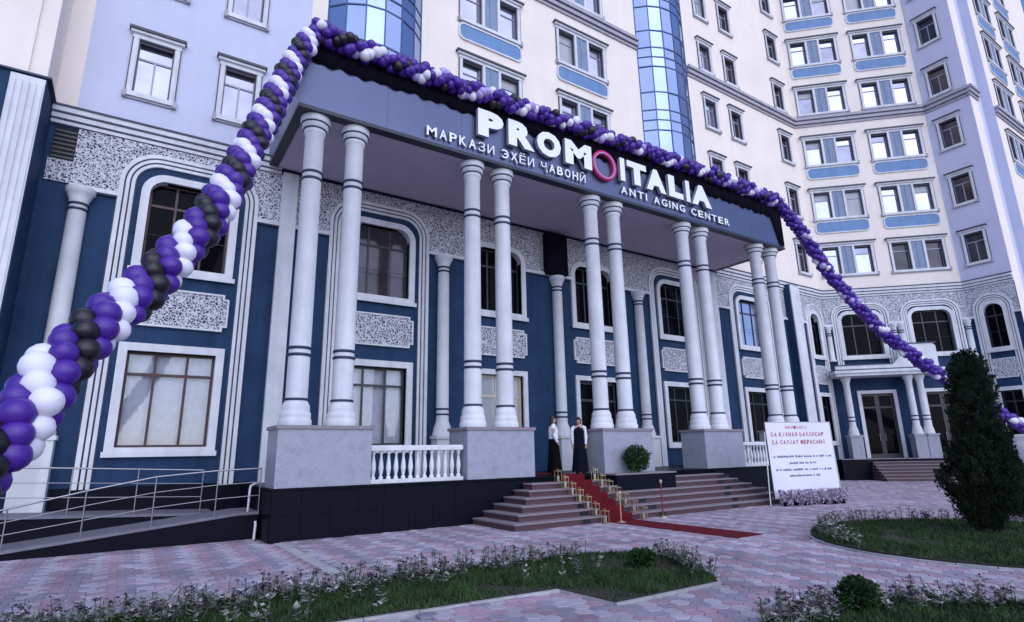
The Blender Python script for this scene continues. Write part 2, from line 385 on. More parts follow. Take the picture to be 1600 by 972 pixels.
for k in range(230):
    t = rng.random(); i = t*5; a = BED3[int(i)]; b = BED3[int(i)+1]; f = i-int(i)
    d = rng.random()**1.3*0.55; sp.append((a[0]+(b[0]-a[0])*f-d*0.35, a[1]+(b[1]-a[1])*f-d))
flowers('dark flowers with pale leaves in the bottom right bed', sp, 0.08, 0.26)

# ------------------------------------------------------------------ hotel building
FY = 3.4
HB = thing('hotel_building', 'tall cream and navy hotel block with bowed glass bays and arched lower windows', 'building', (13.0, FY, 0))
def bl(x, y, z=0): return (x-13.0, y-FY, z)
PB = Vector((33.03, 3.40, 0)); UB = Vector((5.44, -5.19, 0)).normalized(); RB = math.atan2(UB.y, UB.x)
def on_b(u, z=0): p = PB+UB*u; return bl(p.x, p.y, z)
CX, CY0, CY1 = 38.42, -1.79, -4.05
K0, KD = 11.38, 3.55

# window kinds -----------------------------------------------------------
def one_window():
    s = MB()
    s.box(-0.57, -0.44, -0.06, 0.06, 0.17, 1.86); s.box(0.44, 0.57, -0.06, 0.06, 0.17, 1.86); s.box(-0.60, 0.60, -0.08, 0.06, 1.86, 1.99)
    s.box(-0.535, -0.475, -0.085, -0.06, 0.17, 1.86); s.box(0.475, 0.535, -0.085, -0.06, 0.17, 1.86)
    s.box(-0.60, -0.572, -0.05, 0.03, 0.18, 1.855, 1); s.box(0.572, 0.60, -0.05, 0.03, 0.18, 1.855, 1); s.box(-0.438, -0.41, -0.01, 0.10, 0.175, 1.855, 1); s.box(0.41, 0.438, -0.01, 0.10, 0.175, 1.855, 1); s.box(-0.41, 0.41, 0.02, 0.12, 1.77, 1.855, 1)  # dark strip at the recess head paints in the shadow line there
    h = MB(); h.box(-0.66, 0.66, -0.15, 0.05, 1.99, 2.07); h.box(-0.70, 0.70, -0.20, 0.05, 2.073, 2.15, 1)
    l = MB(); l.box(-0.55, 0.55, -0.11, 0.06, 0.03, 0.168); l.box(-0.64, -0.552, -0.13, 0.06, -0.03, 0.18, 1); l.box(0.552, 0.64, -0.13, 0.06, -0.03, 0.18, 1); l.box(-0.55, 0.55, -0.06, 0.05, -0.03, 0.028, 1)
    f = MB(); sash(f, -0.44, 0.44, 0.17, 1.86, [0.0], 1.36, True)
    return s.mesh('window', ['white_trim', 'dark_flashing_shade']), h.mesh('hood', ['white_trim', 'dark_flashing_shade']), l.mesh('sill', ['white_trim', 'grey_trim']), f
def sash(f, x0, x1, z0, z1, mull, trans, low_only, w=0.045, y0=0.14, y1=0.20):
    f.box(x0, x0+w, y0, y1, z0, z1); f.box(x1-w, x1, y0, y1, z0, z1); f.box(x0+w, x1-w, y0, y1, z0, z0+w); f.box(x0+w, x1-w, y0, y1, z1-w, z1)
    if trans: f.box(x0+w, x1-w, y0, y1, trans-w/2-0.005, trans+w/2+0.005)
    for u in mull:
        f.box(u-w/2, u+w/2, y0, y1, z0+w, (trans-w/2-0.006) if trans else z1-w)
        if trans and not low_only: f.box(u-w/2, u+w/2, y0, y1, trans+w/2+0.006, z1-w)
def pane_mesh(x0, x1, z0, z1, m, y=0.17):
    q = MB(); q.box(x0, x1, y, y+0.012, z0, z1); return q.mesh('pane', m)
W1 = one_window()
sash_m = {k: W1[3].mesh('sash', k) for k in ('sash_grey', 'sash_dark')}
GL = ['glass_sky_dim', 'glass_sky', 'glass_brown', 'glass_curtain', 'glass_dark']
P1 = {g: [pane_mesh(-0.395, 0.395, 1.386, 1.815, g), pane_mesh(-0.395, -0.0225, 0.215, 1.334, g), pane_mesh(0.0225, 0.395, 0.215, 1.334, g)] for g in GL}
holes = {'A': [], 'B': [], 'C': [], 'D': []}
def place(frame, u, z=0):
    if frame == 'A': return bl(u, FY, z), 0.0
    if frame == 'B': return on_b(u, z), RB
    if frame == 'C': return bl(CX, CY0-u, z), -math.pi/2
    return bl(u, CY1, z), 0.0
rv = random.Random(11)
def vary(g):
    if g != 'glass_sky': return g
    x = rv.random(); return 'glass_sky' if x < .62 else ('glass_sky_dim' if x < .82 else 'glass_curtain')
def window1(frame, u, k, glass='glass_sky'):
    z = K0+KD*k; loc, rz = place(frame, u, z); holes[frame].append((u-0.44, u+0.44, z+0.17, z+1.86))
    w = part('window', W1[0], None, HB, loc, rz)
    part('hood', W1[1], None, w); part('sill', W1[2], None, w); part('sash', sash_m['sash_grey'], None, w)
    for n_ in range(3): part('pane', P1[vary(glass)][n_], None, w)
# twin window with a blue pier between
s = MB()
for a in (-1, 1):
    x = sorted((a*1.33, a*1.46)); s.box(x[0], x[1], -0.06, 0.06, 0.17, 1.86)
    x = sorted((a*0.31, a*0.43)); s.box(x[0], x[1], -0.08, 0.10, 0.17, 1.86)
s.box(-1.49, 1.49, -0.08, 0.06, 1.86, 1.99)
for a in (-1, 1):
    x = sorted((a*1.462, a*1.49)); s.box(x[0], x[1], -0.05, 0.03, 0.18, 1.855, 1)
    x = sorted((a*1.30, a*1.328)); s.box(x[0], x[1], 0.0, 0.12, 0.175, 1.855, 1)
    x = sorted((a*0.432, a*0.455)); s.box(x[0], x[1], 0.0, 0.12, 0.175, 1.855, 1)
    x = sorted((a*0.456, a*1.299)); s.box(x[0], x[1], 0.02, 0.12, 1.77, 1.855, 1)  # painted shadow line under the head of each opening
T2s = s.mesh('window', ['white_trim', 'dark_flashing_shade'])
h = MB(); h.box(-1.56, 1.56, -0.15, 0.05, 1.99, 2.07); h.box(-1.62, 1.62, -0.20, 0.05, 2.073, 2.15, 1); T2h = h.mesh('hood', ['white_trim', 'dark_flashing_shade'])
l = MB(); l.box(-1.45, 1.45, -0.11, 0.06, 0.03, 0.168); l.box(-1.54, -1.452, -0.13, 0.06, -0.03, 0.18, 1); l.box(1.452, 1.54, -0.13, 0.06, -0.03, 0.18, 1); l.box(-1.45, 1.45, -0.06, 0.05, -0.03, 0.028, 1); T2l = l.mesh('sill', ['white_trim', 'grey_trim'])
q = MB(); q.box(-0.31, 0.31, -0.03, 0.06, 0.17, 1.86); q.box(-0.05, 0.05, -0.05, -0.03, 0.17, 1.86); T2p = q.mesh('pier', 'blue_grey_panel')
q = MB(); o_ = []
for k in range(24):
    a = 2*math.pi*k/24-math.pi/2+0.13; sx = 1 if math.cos(a) > 0 else -1; sz = 1 if math.sin(a) > 0 else -1
    o_.append((sx*1.22+0.22*math.cos(a), -0.42+sz*0.10+0.22*math.sin(a)))
q.prism_y(o_, -0.045, 0.01); T2b = q.mesh('spandrel_panel', 'blue_panel')
q = MB(); q.ring_y([(p[0]*1.045, -0.42+(p[1]+0.42)*1.20) for p in o_], o_, -0.07, 0.0); T2r = q.mesh('panel_border', 'white_trim')
T2f = []
for a in (-0.88, 0.88):
    f = MB(); sash(f, a-0.45, a+0.45, 0.17, 1.86, [], 1.36, True); T2f.append(f.mesh('sash', 'sash_grey'))
T2g = {g: [pane_mesh(a-0.405, a+0.405, z0, z1, g) for a in (-0.88, 0.88) for z0, z1 in ((1.386, 1.815), (0.215, 1.334))] for g in GL}
def window2(frame, u, k, glass='glass_sky', panel=True):
    z = K0+KD*k; loc, rz = place(frame, u, z)
    holes[frame] += [(u-1.33, u-0.43, z+0.17, z+1.86), (u+0.43, u+1.33, z+0.17, z+1.86)]
    w = part('window', T2s, None, HB, loc, rz); part('hood', T2h, None, w); part('sill', T2l, None, w); part('pier', T2p, None, w)
    for m in T2f: part('sash', m, None, w)
    for n_ in range(4): part('pane', T2g[vary(glass)][n_], None, w)
    if panel:
        b = part('spandrel_panel', T2b, None, HB, loc, rz); part('panel_border', T2r, None, b)
for k in (0, 1):
    for u in (-0.58, 1.62): window1('A', u, k, 'glass_sky_dim')
for u in (10.6, 15.5):
    for k in (1, 2, 3): window2('A', u, k, 'glass_sky', k in (1, 2))
for k in range(0, 6):
    for u in (24.68, 26.9, 31.7): window1('A', u, k, 'glass_brown' if u > 26 else 'glass_sky')
for k in range(0, 7):
    for u in (1.82, 5.58): window2('B', u, k, 'glass_brown' if (k == 0 and u > 4) else 'glass_sky', k not in (0, 3))
for k in range(0, 7): window1('C', 0.98, k, 'glass_brown')
for k in range(2, 7): window2('D', 44.9, k, 'glass_sky', k != 3); window2('D', 49.4, k, 'glass_sky', k != 3)

# lower big bays ---------------------------------------------------------
UPH, LOH = (6.72, 9.10), (2.03, 4.42)
def upper_big(hw=1.0, r=0.38):
    s = MB(); s.ring_y(rrect(hw+0.2, 6.53, 9.30, r+0.2), rrect(hw, 6.72, 9.10, r), -0.09, 0.20)
    s.box(-hw-0.26, hw+0.26, -0.13, -0.092, 6.47, 6.60)
    f = MB(); sash(f, -hw, hw, 6.72, 9.10, [-hw*0.36, hw*0.36] if hw > 0.6 else [0.0], 8.45, False, 0.06, 0.16, 0.23)
    return s.mesh('window', 'white_trim'), f
def lower_big(hw=1.0):
    s = MB(); s.ring_y([(-hw-0.2, 1.83), (hw+0.2, 1.83), (hw+0.2, 4.62), (-hw-0.2, 4.62)], [(-hw, 2.03), (hw, 2.03), (hw, 4.42), (-hw, 4.42)], -0.08, 0.20)
    s.box(-hw-0.24, hw+0.24, -0.11, -0.082, 1.80, 1.93)
    f = MB(); sash(f, -hw, hw, 2.03, 4.42, [-hw*0.36, hw*0.36] if hw > 0.6 else [0.0], 3.85, False, 0.06, 0.16, 0.23)
    return s.mesh('window', 'white_trim'), f
def panes_of(hw, z0, z1, tr, g):
    cs = [-hw, -hw*0.36, hw*0.36, hw] if hw > 0.6 else [-hw, 0, hw]; r = []
    for i in range(len(cs)-1):
        for a, b in ((z0+.06, tr-.035), (tr+.035, z1-.06)): r.append(pane_mesh(cs[i]+0.032, cs[i+1]-0.032, a, b, g, 0.19))
    return r
def curtain_mesh(hw, z0, z1):
    q = MB(); n = 36; vs = []
    for i in range(n+1):
        x = -hw+2*hw*i/n; y = 0.34+0.02*math.sin(i*1.9)+0.012*math.sin(i*0.7); vs += [(x, y, z0), (x, y, z1)]
    q.add(vs, [(2*i, 2*i+2, 2*i+3, 2*i+1) for i in range(n)], 0, True); return q.mesh('curtain', 'curtain')
def dark_box(hw, z0, z1):
    q = MB(); y0, y1 = 0.30, 0.9
    q.add([(-hw,y0,z0),(hw,y0,z0),(hw,y1,z0),(-hw,y1,z0),(-hw,y0,z1),(hw,y0,z1),(hw,y1,z1),(-hw,y1,z1)], [(0,1,2,3),(4,7,6,5),(2,6,7,3),(0,3,7,4),(1,5,6,2)]); return q.mesh('room', 'interior')
UB_M = upper_big(); LB_M = lower_big()
UBs, LBs = {}, {}
for c in ('sash_brown', 'sash_dark', 'sash_grey'): UBs[c] = UB_M[1].mesh('sash', c); LBs[c] = LB_M[1].mesh('sash', c)
CURT = curtain_mesh(1.0, 2.05, 4.40); ROOMU = dark_box(1.0, 6.72, 9.10); ROOML = dark_box(1.0, 2.03, 4.42)
m = bpy.data.materials.new('clear_glass'); m.use_nodes = True; t = m.node_tree; t.nodes.clear()
_o = t.nodes.new('ShaderNodeOutputMaterial'); _g = t.nodes.new('ShaderNodeBsdfGlossy'); _g.inputs['Roughness'].default_value = 0.03
_t = t.nodes.new('ShaderNodeBsdfTransparent'); _t.inputs[0].default_value = (0.96, 0.96, 0.97, 1); _m = t.nodes.new('ShaderNodeMixShader'); _fr = t.nodes.new('ShaderNodeFresnel'); _fr.inputs[0].default_value = 1.6
t.links.new(_fr.outputs[0], _m.inputs[0]); t.links.new(_t.outputs[0], _m.inputs[1]); t.links.new(_g.outputs[0], _m.inputs[2]); t.links.new(_m.outputs[0], _o.inputs[0])
MATS['clear_glass'] = m
def arch_path(hw, ztop, r, zb=1.08, n=10):
    p = [(-hw, zb)]
    for k in range(n+1):
        a = math.pi-math.pi/2*k/n; p.append((-hw+r+r*math.cos(a), ztop-r+r*math.sin(a)))
    for k in range(n+1):
        a = math.pi/2-math.pi/2*k/n; p.append((hw-r+r*math.cos(a), ztop-r+r*math.sin(a)))
    return p+[(hw, zb)]
def moulding(hw, ztop, r, zb=1.08):
    q = MB()
    for o0, o1, y, m in ((-.035, 0, -.02, 1), (0, .10, -.10, 0), (.10, .14, -.03, 1), (.14, .22, -.08, 0), (.22, .26, -.03, 1), (.26, .34, -.06, 0), (.34, .37, -.015, 1)):
        a = arch_path(hw-o0, ztop-o0, r-o0, zb); b = arch_path(hw-o1, ztop-o1, r-o1, zb); n = len(a)
        vs = [(p[0], y, p[1]) for p in a]+[(p[0], y, p[1]) for p in b]+[(p[0], 0.02, p[1]) for p in a]+[(p[0], 0.02, p[1]) for p in b]
        fs = []
        for i in range(n-1): fs += [(i, n+i, n+i+1, i+1), (2*n+i, i, i+1, 2*n+i+1), (n+i, 3*n+i, 3*n+i+1, n+i+1)]
        q.add(vs, fs, m)
    return q.mesh('arch_moulding', ['white_trim', 'navy_line'])
ARCH = moulding(1.70, 9.85, 0.92); ARCHB = moulding(1.52, 9.72, 0.80, 6.2); ARCHN = moulding(0.87, 9.68, 0.86, 1.08)
def notched(hw, z0, z1, c=0.12):
    return [(-hw+c, z0), (hw-c, z0), (hw-c, z0+c), (hw, z0+c), (hw, z1-c), (hw-c, z1-c), (hw-c, z1), (-hw+c, z1), (-hw+c, z1-c), (-hw, z1-c), (-hw, z0+c), (-hw+c, z0+c)]
def orn(hw):
    q = MB(); q.prism_y(notched(hw, 5.13, 6.07), -0.06, 0.0); a = q.mesh('ornament_panel', 'carved_frieze')
    q = MB(); q.ring_y(notched(hw+0.05, 5.08, 6.12), notched(hw, 5.13, 6.07), -0.085, 0.0); return a, q.mesh('panel_border', 'white_trim')
ORN = orn(1.14); ORNN = orn(0.55)
def big_bay(frame, u, arch=True, up='glass_dark', low='curtain', sc='sash_brown'):
    loc, rz = place(frame, u)
    if arch: part('arch_moulding', ARCH, None, HB, loc, rz)
    holes[frame].append((u-1.0, u+1.0, *UPH))
    w = part('window', UB_M[0], None, HB, loc, rz); part('sash', UBs[sc], None, w); part('room', ROOMU, None, w)
    for m in panes_of(1.0, 6.72, 9.10, 8.45, up): part('pane', m, None, w)
    o = part('ornament_panel', ORN[0], None, HB, loc, rz); part('panel_border', ORN[1], None, o)
    if low == 'door': return
    holes[frame].append((u-1.0, u+1.0, *LOH))
    w = part('window', LB_M[0], None, HB, loc, rz); part('sash', LBs[sc], None, w); part('room', ROOML, None, w)
    if low == 'curtain': part('curtain', CURT, None, w)
    for m in panes_of(1.0, 2.03, 4.42, 3.85, 'clear_glass' if low == 'curtain' else low): part('pane', m, None, w)
BAYS = [0.74, 6.25, 20.34, 25.98]
big_bay('A', 0.74); big_bay('A', 6.25, up='glass_brown', sc='sash_dark'); big_bay('A', 20.34, low='glass_dark', sc='sash_dark'); big_bay('A', 25.98, up='glass_sky', low='glass_dark', sc='sash_dark')
big_bay('A', 10.78, False, low='door', sc='sash_dark'); big_bay('A', 15.41, False, low='door', sc='sash_dark')
# glazed doors behind the columns
def door(frame, u, hw, z0, z1, leafm, g, label=None):
    loc, rz = place(frame, u); holes[frame].append((u-hw, u+hw, z0, z1))
    q = MB(); q.ring_y([(-hw-.18, z0-.001), (hw+.18, z0-.001), (hw+.18, z1+.18), (-hw-.18, z1+.18)], [(-hw, z0), (hw, z0), (hw, z1), (-hw, z1)], -0.08, 0.2)
    d = part('door', q, 'white_trim', HB, loc, rz)
    for a in (-1, 1):
        x0, x1 = (-hw, -0.01) if a < 0 else (0.01, hw)
        f = MB(); f.box(x0, x0+.1, .12, .18, z0, z1); f.box(x1-.1, x1, .12, .18, z0, z1); f.box(x0+.1, x1-.1, .12, .18, z0, z0+.22); f.box(x0+.1, x1-.1, .12, .18, z1-.12, z1); f.box(x0+.1, x1-.1, .12, .18, z1-.8, z1-.7)
        part('door_leaf', f, leafm, d)
        part('pane', pane_mesh(x0+.1, x1-.1, z0+.22, z1-.8, g, .145), None, d); part('pane', pane_mesh(x0+.1, x1-.1, z1-.7, z1-.12, g, .145), None, d)
        f = MB(); f.tube([(a*0.14, 0.08, z0+.9), (a*0.14, 0.08, z0+1.3)], 0.015); f.tube([(a*0.14, 0.08, z0+.95), (a*0.14, 0.13, z0+.95)], 0.01); f.tube([(a*0.14, 0.08, z0+1.25), (a*0.14, 0.13, z0+1.25)], 0.01); part('handle', f, 'steel', d)
door('A', 10.78, 1.0, 1.085, 4.42, 'cream_door', 'glass_curtain'); door('A', 15.41, 1.0, 1.085, 4.42, 'sash_dark', 'glass_dark')
door('B', 2.12, 0.82, 1.085, 4.55, 'sash_dark', 'glass_dark')
door('B', 5.4, 0.82, 1.085, 4.55, 'sash_dark', 'glass_dark')
# narrow arched bays
NU = upper_big(0.42, 0.40); NL = lower_big(0.46); NUs = NU[1].mesh('sash', 'sash_dark'); NLs = NL[1].mesh('sash', 'sash_dark'); RU = dark_box(0.42, 6.72, 9.1); RL = dark_box(0.46, 2.03, 4.42)
for fr, u in (('A', 31.9), ('C', 1.10)):
    loc, rz = place(fr, u); part('arch_moulding', ARCHN, None, HB, loc, rz)
    holes[fr] += [(u-.42, u+.42, *UPH), (u-.46, u+.46, *LOH)]
    w = part('window', NU[0], None, HB, loc, rz); part('sash', NUs, None, w); part('room', RU, None, w)
    for m in panes_of(.42, 6.72, 9.10, 8.45, 'glass_dark'): part('pane', m, None, w)
    w = part('window', NL[0], None, HB, loc, rz); part('sash', NLs, None, w); part('room', RL, None, w)
    for m in panes_of(.46, 2.03, 4.42, 3.85, 'glass_dark'): part('pane', m, None, w)
    o = part('ornament_panel', ORNN[0], None, HB, loc, rz); part('panel_border', ORNN[1], None, o)
for u in (1.9, 5.55):
    loc, rz = place('B', u); part('arch_moulding', ARCHB, None, HB, loc, rz); holes['B'].append((u-1, u+1, *UPH))
    w = part('window', UB_M[0], None, HB, loc, rz); part('sash', UBs['sash_dark'], None, w); part('room', ROOMU, None, w)
    for m in panes_of(1.0, 6.72, 9.10, 8.45, 'glass_dark'): part('pane', m, None, w)

# walls --------------------------------------------------------------------
ZT = 37.0
def wall(frame, u0, u1, z0, z1, m, name='wall', y=0.0):
    q = MB(); wall_holes(q, u0, u1, z0, z1, [h for h in holes[frame]], y); loc, rz = place(frame, 0); return part(name, q, m, HB, loc, rz)
wall('A', -6.0, 33.03, -0.05, 10.35, 'navy_render')
wall('A', -6.0, -2.11, 10.35, ZT, 'cream_render'); wall('A', -2.11, 3.55, 10.35, ZT, 'pale_blue_render_and_shade'); wall('A', 3.55, 33.03, 10.35, ZT, 'cream_render')
LB = (Vector((38.42, -1.79, 0))-PB).length
wall('B', 0, LB, -0.05, 10.35, 'navy_render'); wall('B', 0, LB, 10.35, ZT, 'cream_render')
wall('C', 0, 2.26, -0.05, 10.35, 'navy_render'); wall('C', 0, 2.26, 10.35, ZT, 'pale_lilac_render')
wall('D', CX, 39.6, -0.05, ZT, 'cream_render'); wall('D', 39.6, 42.3, -0.05, ZT, 'pale_blue_render_and_shade', y=0.5); wall('D', 42.3, 56, -0.05, ZT, 'cream_render')  # pale blue on the recessed strip and its returns paints in bluish shadow
q = MB(); q.add([(39.6, 0, 0), (39.6, .5, 0), (39.6, .5, ZT), (39.6, 0, ZT)], [(0, 1, 2, 3)]); q.add([(42.3, 0, 0), (42.3, .5, 0), (42.3, .5, ZT), (42.3, 0, ZT)], [(3, 2, 1, 0)]); part('wall', q, 'pale_blue_render_and_shade', HB, bl(0, CY1))
# room backing behind the facade so that no light leaks
q = MB(); q.box(-6, 33, 4.4, 4.5, 0, ZT); q.box(-6, -5.9, 3.4, 4.4, 0, ZT); part('wall', q, 'interior', HB, bl(0, 0))
q = MB(); q.add([(-6, 3.4, ZT), (33.03, 3.4, ZT), (38.42, -1.79, ZT), (38.42, -4.05, ZT), (56, -4.05, ZT), (56, 16, ZT), (-6, 16, ZT)], [tuple(range(7))]); part('roof', q, 'cream_render', HB, bl(0, 0))
# left and right projecting corner blocks
q = MB(); q.box(-4.5, -2.58, 2.1, 3.39, 0, 10.55); blk = part('corner_block', q, 'navy_render', HB, bl(0, 0))
q = MB(); q.box(-3.24, -2.60, 2.05, 2.098, 0, 10.5)
for k in range(5): q.box(-3.21+k*0.125, -3.13+k*0.125, 2.02, 2.048, 0.2, 10.35)
part('fluting', q, 'white_trim', blk)
q = MB(); q.box(-4.5, -2.60, 2.12, 3.39, 10.60, ZT); q.box(-4.5, -2.95, 2.05, 2.118, 10.60, ZT); part('wall', q, 'cream_render', HB, bl(0, 0))
q = MB(); q.box(-4.6, -2.5, 2.03, 3.38, 10.551, 10.598); part('cornice', q, 'navy_line', HB, bl(0, 0))
q = MB(); q.box(29.2, 30.1, 3.0, 3.39, 0, 10.4); blk = part('corner_block', q, 'navy_render', HB, bl(0, 0))
q = MB(); q.box(29.24, 30.06, 2.94, 2.998, 0, 10.34); part('fluting', q, 'white_trim', blk)
# frieze with round-cornered gaps for the arches
def spandrel(q, hw, r, ztop, y0):
    for sgn in (-1, 1):
        n = 8; c = (sgn*(hw-r), ztop-r); pts = []
        for k in range(n+1):
            a = math.pi/2*k/n; pts.append((c[0]+sgn*r*math.cos(a), c[1]+r*math.sin(a)))
        cor = (sgn*hw, ztop)
        for k in range(n):
            t = [cor, pts[k+1], pts[k]] if sgn > 0 else [cor, pts[k], pts[k+1]]
            q.add([(p[0], y0, p[1]) for p in t], [(0, 1, 2)])
def frieze(frame, u0, u1, bays, z0=8.56, z1=10.1, y=-0.05):
    loc, rz = place(frame, 0); q = MB(); hs = [(b-hw, b+hw, z0-1, zt) for b, hw, r, zt in bays]
    hs2 = [(u, v, a, b) for u, v, a, b in holes[frame] if a > 6 and b < 9.5 and not any(h[0] < (u+v)/2 < h[1] for h in hs)]
    wall_holes(q, u0, u1, z0, z1, hs+hs2, y, 0.05)
    for b, hw, r, zt in bays:
        s = MB(); spandrel(s, hw, r, zt, y); q.add([(p[0]+b, p[1], p[2]) for p in s.v], s.f)
    f = part('frieze', q, 'carved_frieze', HB, loc, rz)
    q = MB(); segs = []; x = u0
    for b, hw, r, zt in sorted(bays): segs.append((x, b-hw)); x = b+hw
    segs.append((x, u1))
    for a, b in segs:
        if b-a < 0.05: continue
        hh = sorted([h for h in hs2 if h[0] > a and h[1] < b]); x = a; ss = []
        for h in hh: ss.append((x, h[0]-0.2)); x = h[1]+0.2
        ss.append((x, b))
        for a2, b2 in ss:
            if b2-a2 < .03: continue
            q = MB(); q.box(a2, b2, -0.11, -0.0, 8.44, 8.555); q.box(a2, b2, -0.075, 0.0, 8.40, 8.442, 1); part('frieze_ledge', q, ['white_trim', 'navy_line'], f)
frieze('A', -1.98, 29.2, [(b, 1.70, 0.92, 9.85) for b in BAYS]); frieze('A', 30.1, 33.0, [(31.9, 0.87, 0.86, 9.68)])
frieze('B', 0.03, LB-0.03, [(1.9, 1.52, 0.80, 9.72), (5.55, 1.52, 0.80, 9.72)]); frieze('C', 0.03, 2.24, [(1.10, 0.87, 0.86, 9.68)])
q = MB(); q.box(-2.5, -1.985, -0.05, 0, 8.56, 9.15); part('frieze', q, 'carved_frieze', HB, bl(0, FY))
q = MB(); q.box(-2.45, -2.0, -0.02, -0.003, 9.16, 10.05)
v = part('vent_grille', q, 'interior', HB, bl(0, FY))
for k in range(7):
    q = MB(); q.box(-2.45, -2.0, -0.045, -0.021, 9.2+k*0.12, 9.25+k*0.12); part('slat', q, 'sash_dark', v)
# cornices
def cornice(frame, u0, u1, z, kind=0):
    loc, rz = place(frame, 0); q = MB()
    if kind == 0:
        for a, b, y, m in ((0, .09, -.09, 0), (.09, .13, -.06, 1), (.13, .25, -.15, 0), (.25, .29, -.10, 1), (.29, .42, -.22, 0), (.42, .47, -.25, 1)): q.box(u0, u1, y, 0.0, z+a, z+b, m)
        part('cornice', q, ['white_trim', 'navy_line'], HB, loc, rz)
    else:
        for a, b, y, m in ((0, .12, -.08, 0), (.12, .17, -.05, 1), (.17, .36, -.16, 0), (.36, .41, -.12, 1), (.41, .58, -.24, 0)): q.box(u0, u1, y, 0.0, z+a, z+b, m)
        part('cornice', q, ['grey_trim', 'dark_flashing_shade'], HB, loc, rz)
for fr, a, b in (('A', -2.57, 3.0), ('A', 23.5, 33.0), ('B', 0.02, LB-0.02), ('C', 0.02, 2.26)): cornice(fr, a, b, 10.12)
q = MB(); q.box(3.52, 22.83, -0.052, -0.003, 10.098, 10.215); part('frieze', q, 'carved_frieze', HB, bl(0, FY))
for fr, a, b in (('A', 7.55, 19.2), ('A', 22.95, 33.0), ('B', 0.02, LB-0.02), ('C', 0.02, 2.26), ('D', CX-0.2, 39.6), ('D', 42.3, 56)): cornice(fr, a, b, 21.30, 1)
# bowed glass bays
def glass_bay(x0, x1, z0, z1, ncol):
    c = (x1-x0)/2; sg = 0.85; rad = (c*c+sg*sg)/(2*sg); th = math.asin(c/rad); cyc = FY-sg+rad; cx = (x0+x1)/2
    base = part('glass_bay', MB(), 'sash_grey', HB, bl(cx, cyc))
    q = MB(); zs = []
    k = -2
    while True:
        done = False
        for d in (0, 0.55, 1.10, 2.10):
            z = 16.77+KD*k+d
            if z > z1: done = True; break
            if z >= z0: zs.append(z)
        if done: break
        k += 1
    def pt(a, r): return (r*math.sin(a), -r*math.cos(a))
    for i in range(ncol+1):
        a = -th+2*th*i/ncol; dv = 0.022/rad; p = [pt(a-dv, rad+.035), pt(a+dv, rad+.035), pt(a+dv, rad-.05), pt(a-dv, rad-.05)]; q.prism_z(p, z0, z1)
    for z in zs:
        for i in range(ncol):
            a0 = -th+2*th*i/ncol+0.023/rad; a1 = -th+2*th*(i+1)/ncol-0.023/rad
            p = [pt(a0, rad+.03), pt(a1, rad+.03), pt(a1, rad-.045), pt(a0, rad-.045)]; q.prism_z(p, z-.025, z+.025)
    base.data = q.mesh('glass_bay', 'mullion_blue')
    cache = {}
    w = 2*rad*math.sin(th/ncol)-0.05
    for j in range(len(zs)-1):
        hgt = round(zs[j+1]-zs[j]-0.05, 2)
        for i in range(ncol):
            if hgt not in cache:
                e = MB(); e.box(-w/2, w/2, -0.006, 0.006, 0, hgt); cache[hgt] = e.mesh('pane', 'glass_tower')
            a = -th+2*th*(i+0.5)/ncol; x, y = pt(a, rad*math.cos(th/ncol)); o = part('pane', cache[hgt], None, base, (x, y, zs[j]+0.025), a)
            o.rotation_euler = (rng.gauss(0, 0.006), 0, a+rng.gauss(0, 0.006))
    e = MB(); n = 12
    vs = []
    for i in range(n+1):
        p = pt(-th+2*th*i/n, rad-0.35); vs += [(p[0], p[1], z0), (p[0], p[1], z1)]
    e.add(vs, [(2*i, 2*i+2, 2*i+3, 2*i+1) for i in range(n)]); part('lining', e, 'interior', base)
glass_bay(4.10, 7.50, 12.3, 24.5, 6); glass_bay(19.25, 22.85, 12.3, 33.0, 6)
# engaged columns on the back wall
def col_profile(z0, z1, r, rings):
    return [(r*1.55, z0), (r*1.55, z0+.10), (r*1.42, z0+.14), (r*1.42, z0+.22), (r*1.22, z0+.34), (r*1.08, z0+.42), (r, z0+.46), (r*0.93, z1-.42), (r*1.0, z1-.40), (r*1.0, z1-.34), (r*1.18, z1-.25), (r*1.36, z1-.16), (r*1.52, z1-.12), (r*1.52, z1)]
def bands(r, zs, m='navy_line', cy=0):
    out = []
    for z, h in zs:
        q = MB(); q.lathe([(r-.03, z-h/2), (r+.012, z-h/2+.001), (r+.025, z-h/2+.01), (r+.025, z+h/2-.01), (r+.012, z+h/2-.001), (r-.03, z+h/2)], 24, 0, cy); out.append(q.mesh('band', m))
    return out
def add_bands(bs, parent):
    for b in bs: part('band', b, None, parent)
ec = MB(); ec.lathe(col_profile(2.30, 8.42, 0.21, 0), 20); ECM = ec.mesh('engaged_column', 'white_trim')
ECB = bands(0.205, [(7.98, .06), (7.84, .06), (3.15, .06), (2.98, .06), (8.18, .05)])
q = MB(); q.box(-.33, .33, -.34, .33, 0.0, 2.2); q.box(-.37, .37, -.38, .33, 2.2, 2.3); q.box(-.37, .37, -.38, .33, 0, .12); ECP = q.mesh('column_pedestal', 'white_trim')
for u in (-1.72, 8.49, 13.42, 17.85, 28.2):
    c = part('engaged_column', ECM, None, HB, bl(u, FY-0.13)); add_bands(ECB, c); part('column_pedestal', ECP, None, c)
q = MB(); q.box(12.86, 13.80, -0.42, -0.06, 8.46, 10.14); part('beam_end', q, 'matte_black', HB, bl(0, FY))
q = MB(); q.box(3.05, 3.5, -0.16, 0.0, 0.0, 10.18); part('pilaster', q, 'white_trim', HB, bl(0, FY))
q = MB(); q.box(22.85, 23.3, -0.16, 0.0, 0.0, 10.18); part('pilaster', q, 'white_trim', HB, bl(0, FY))
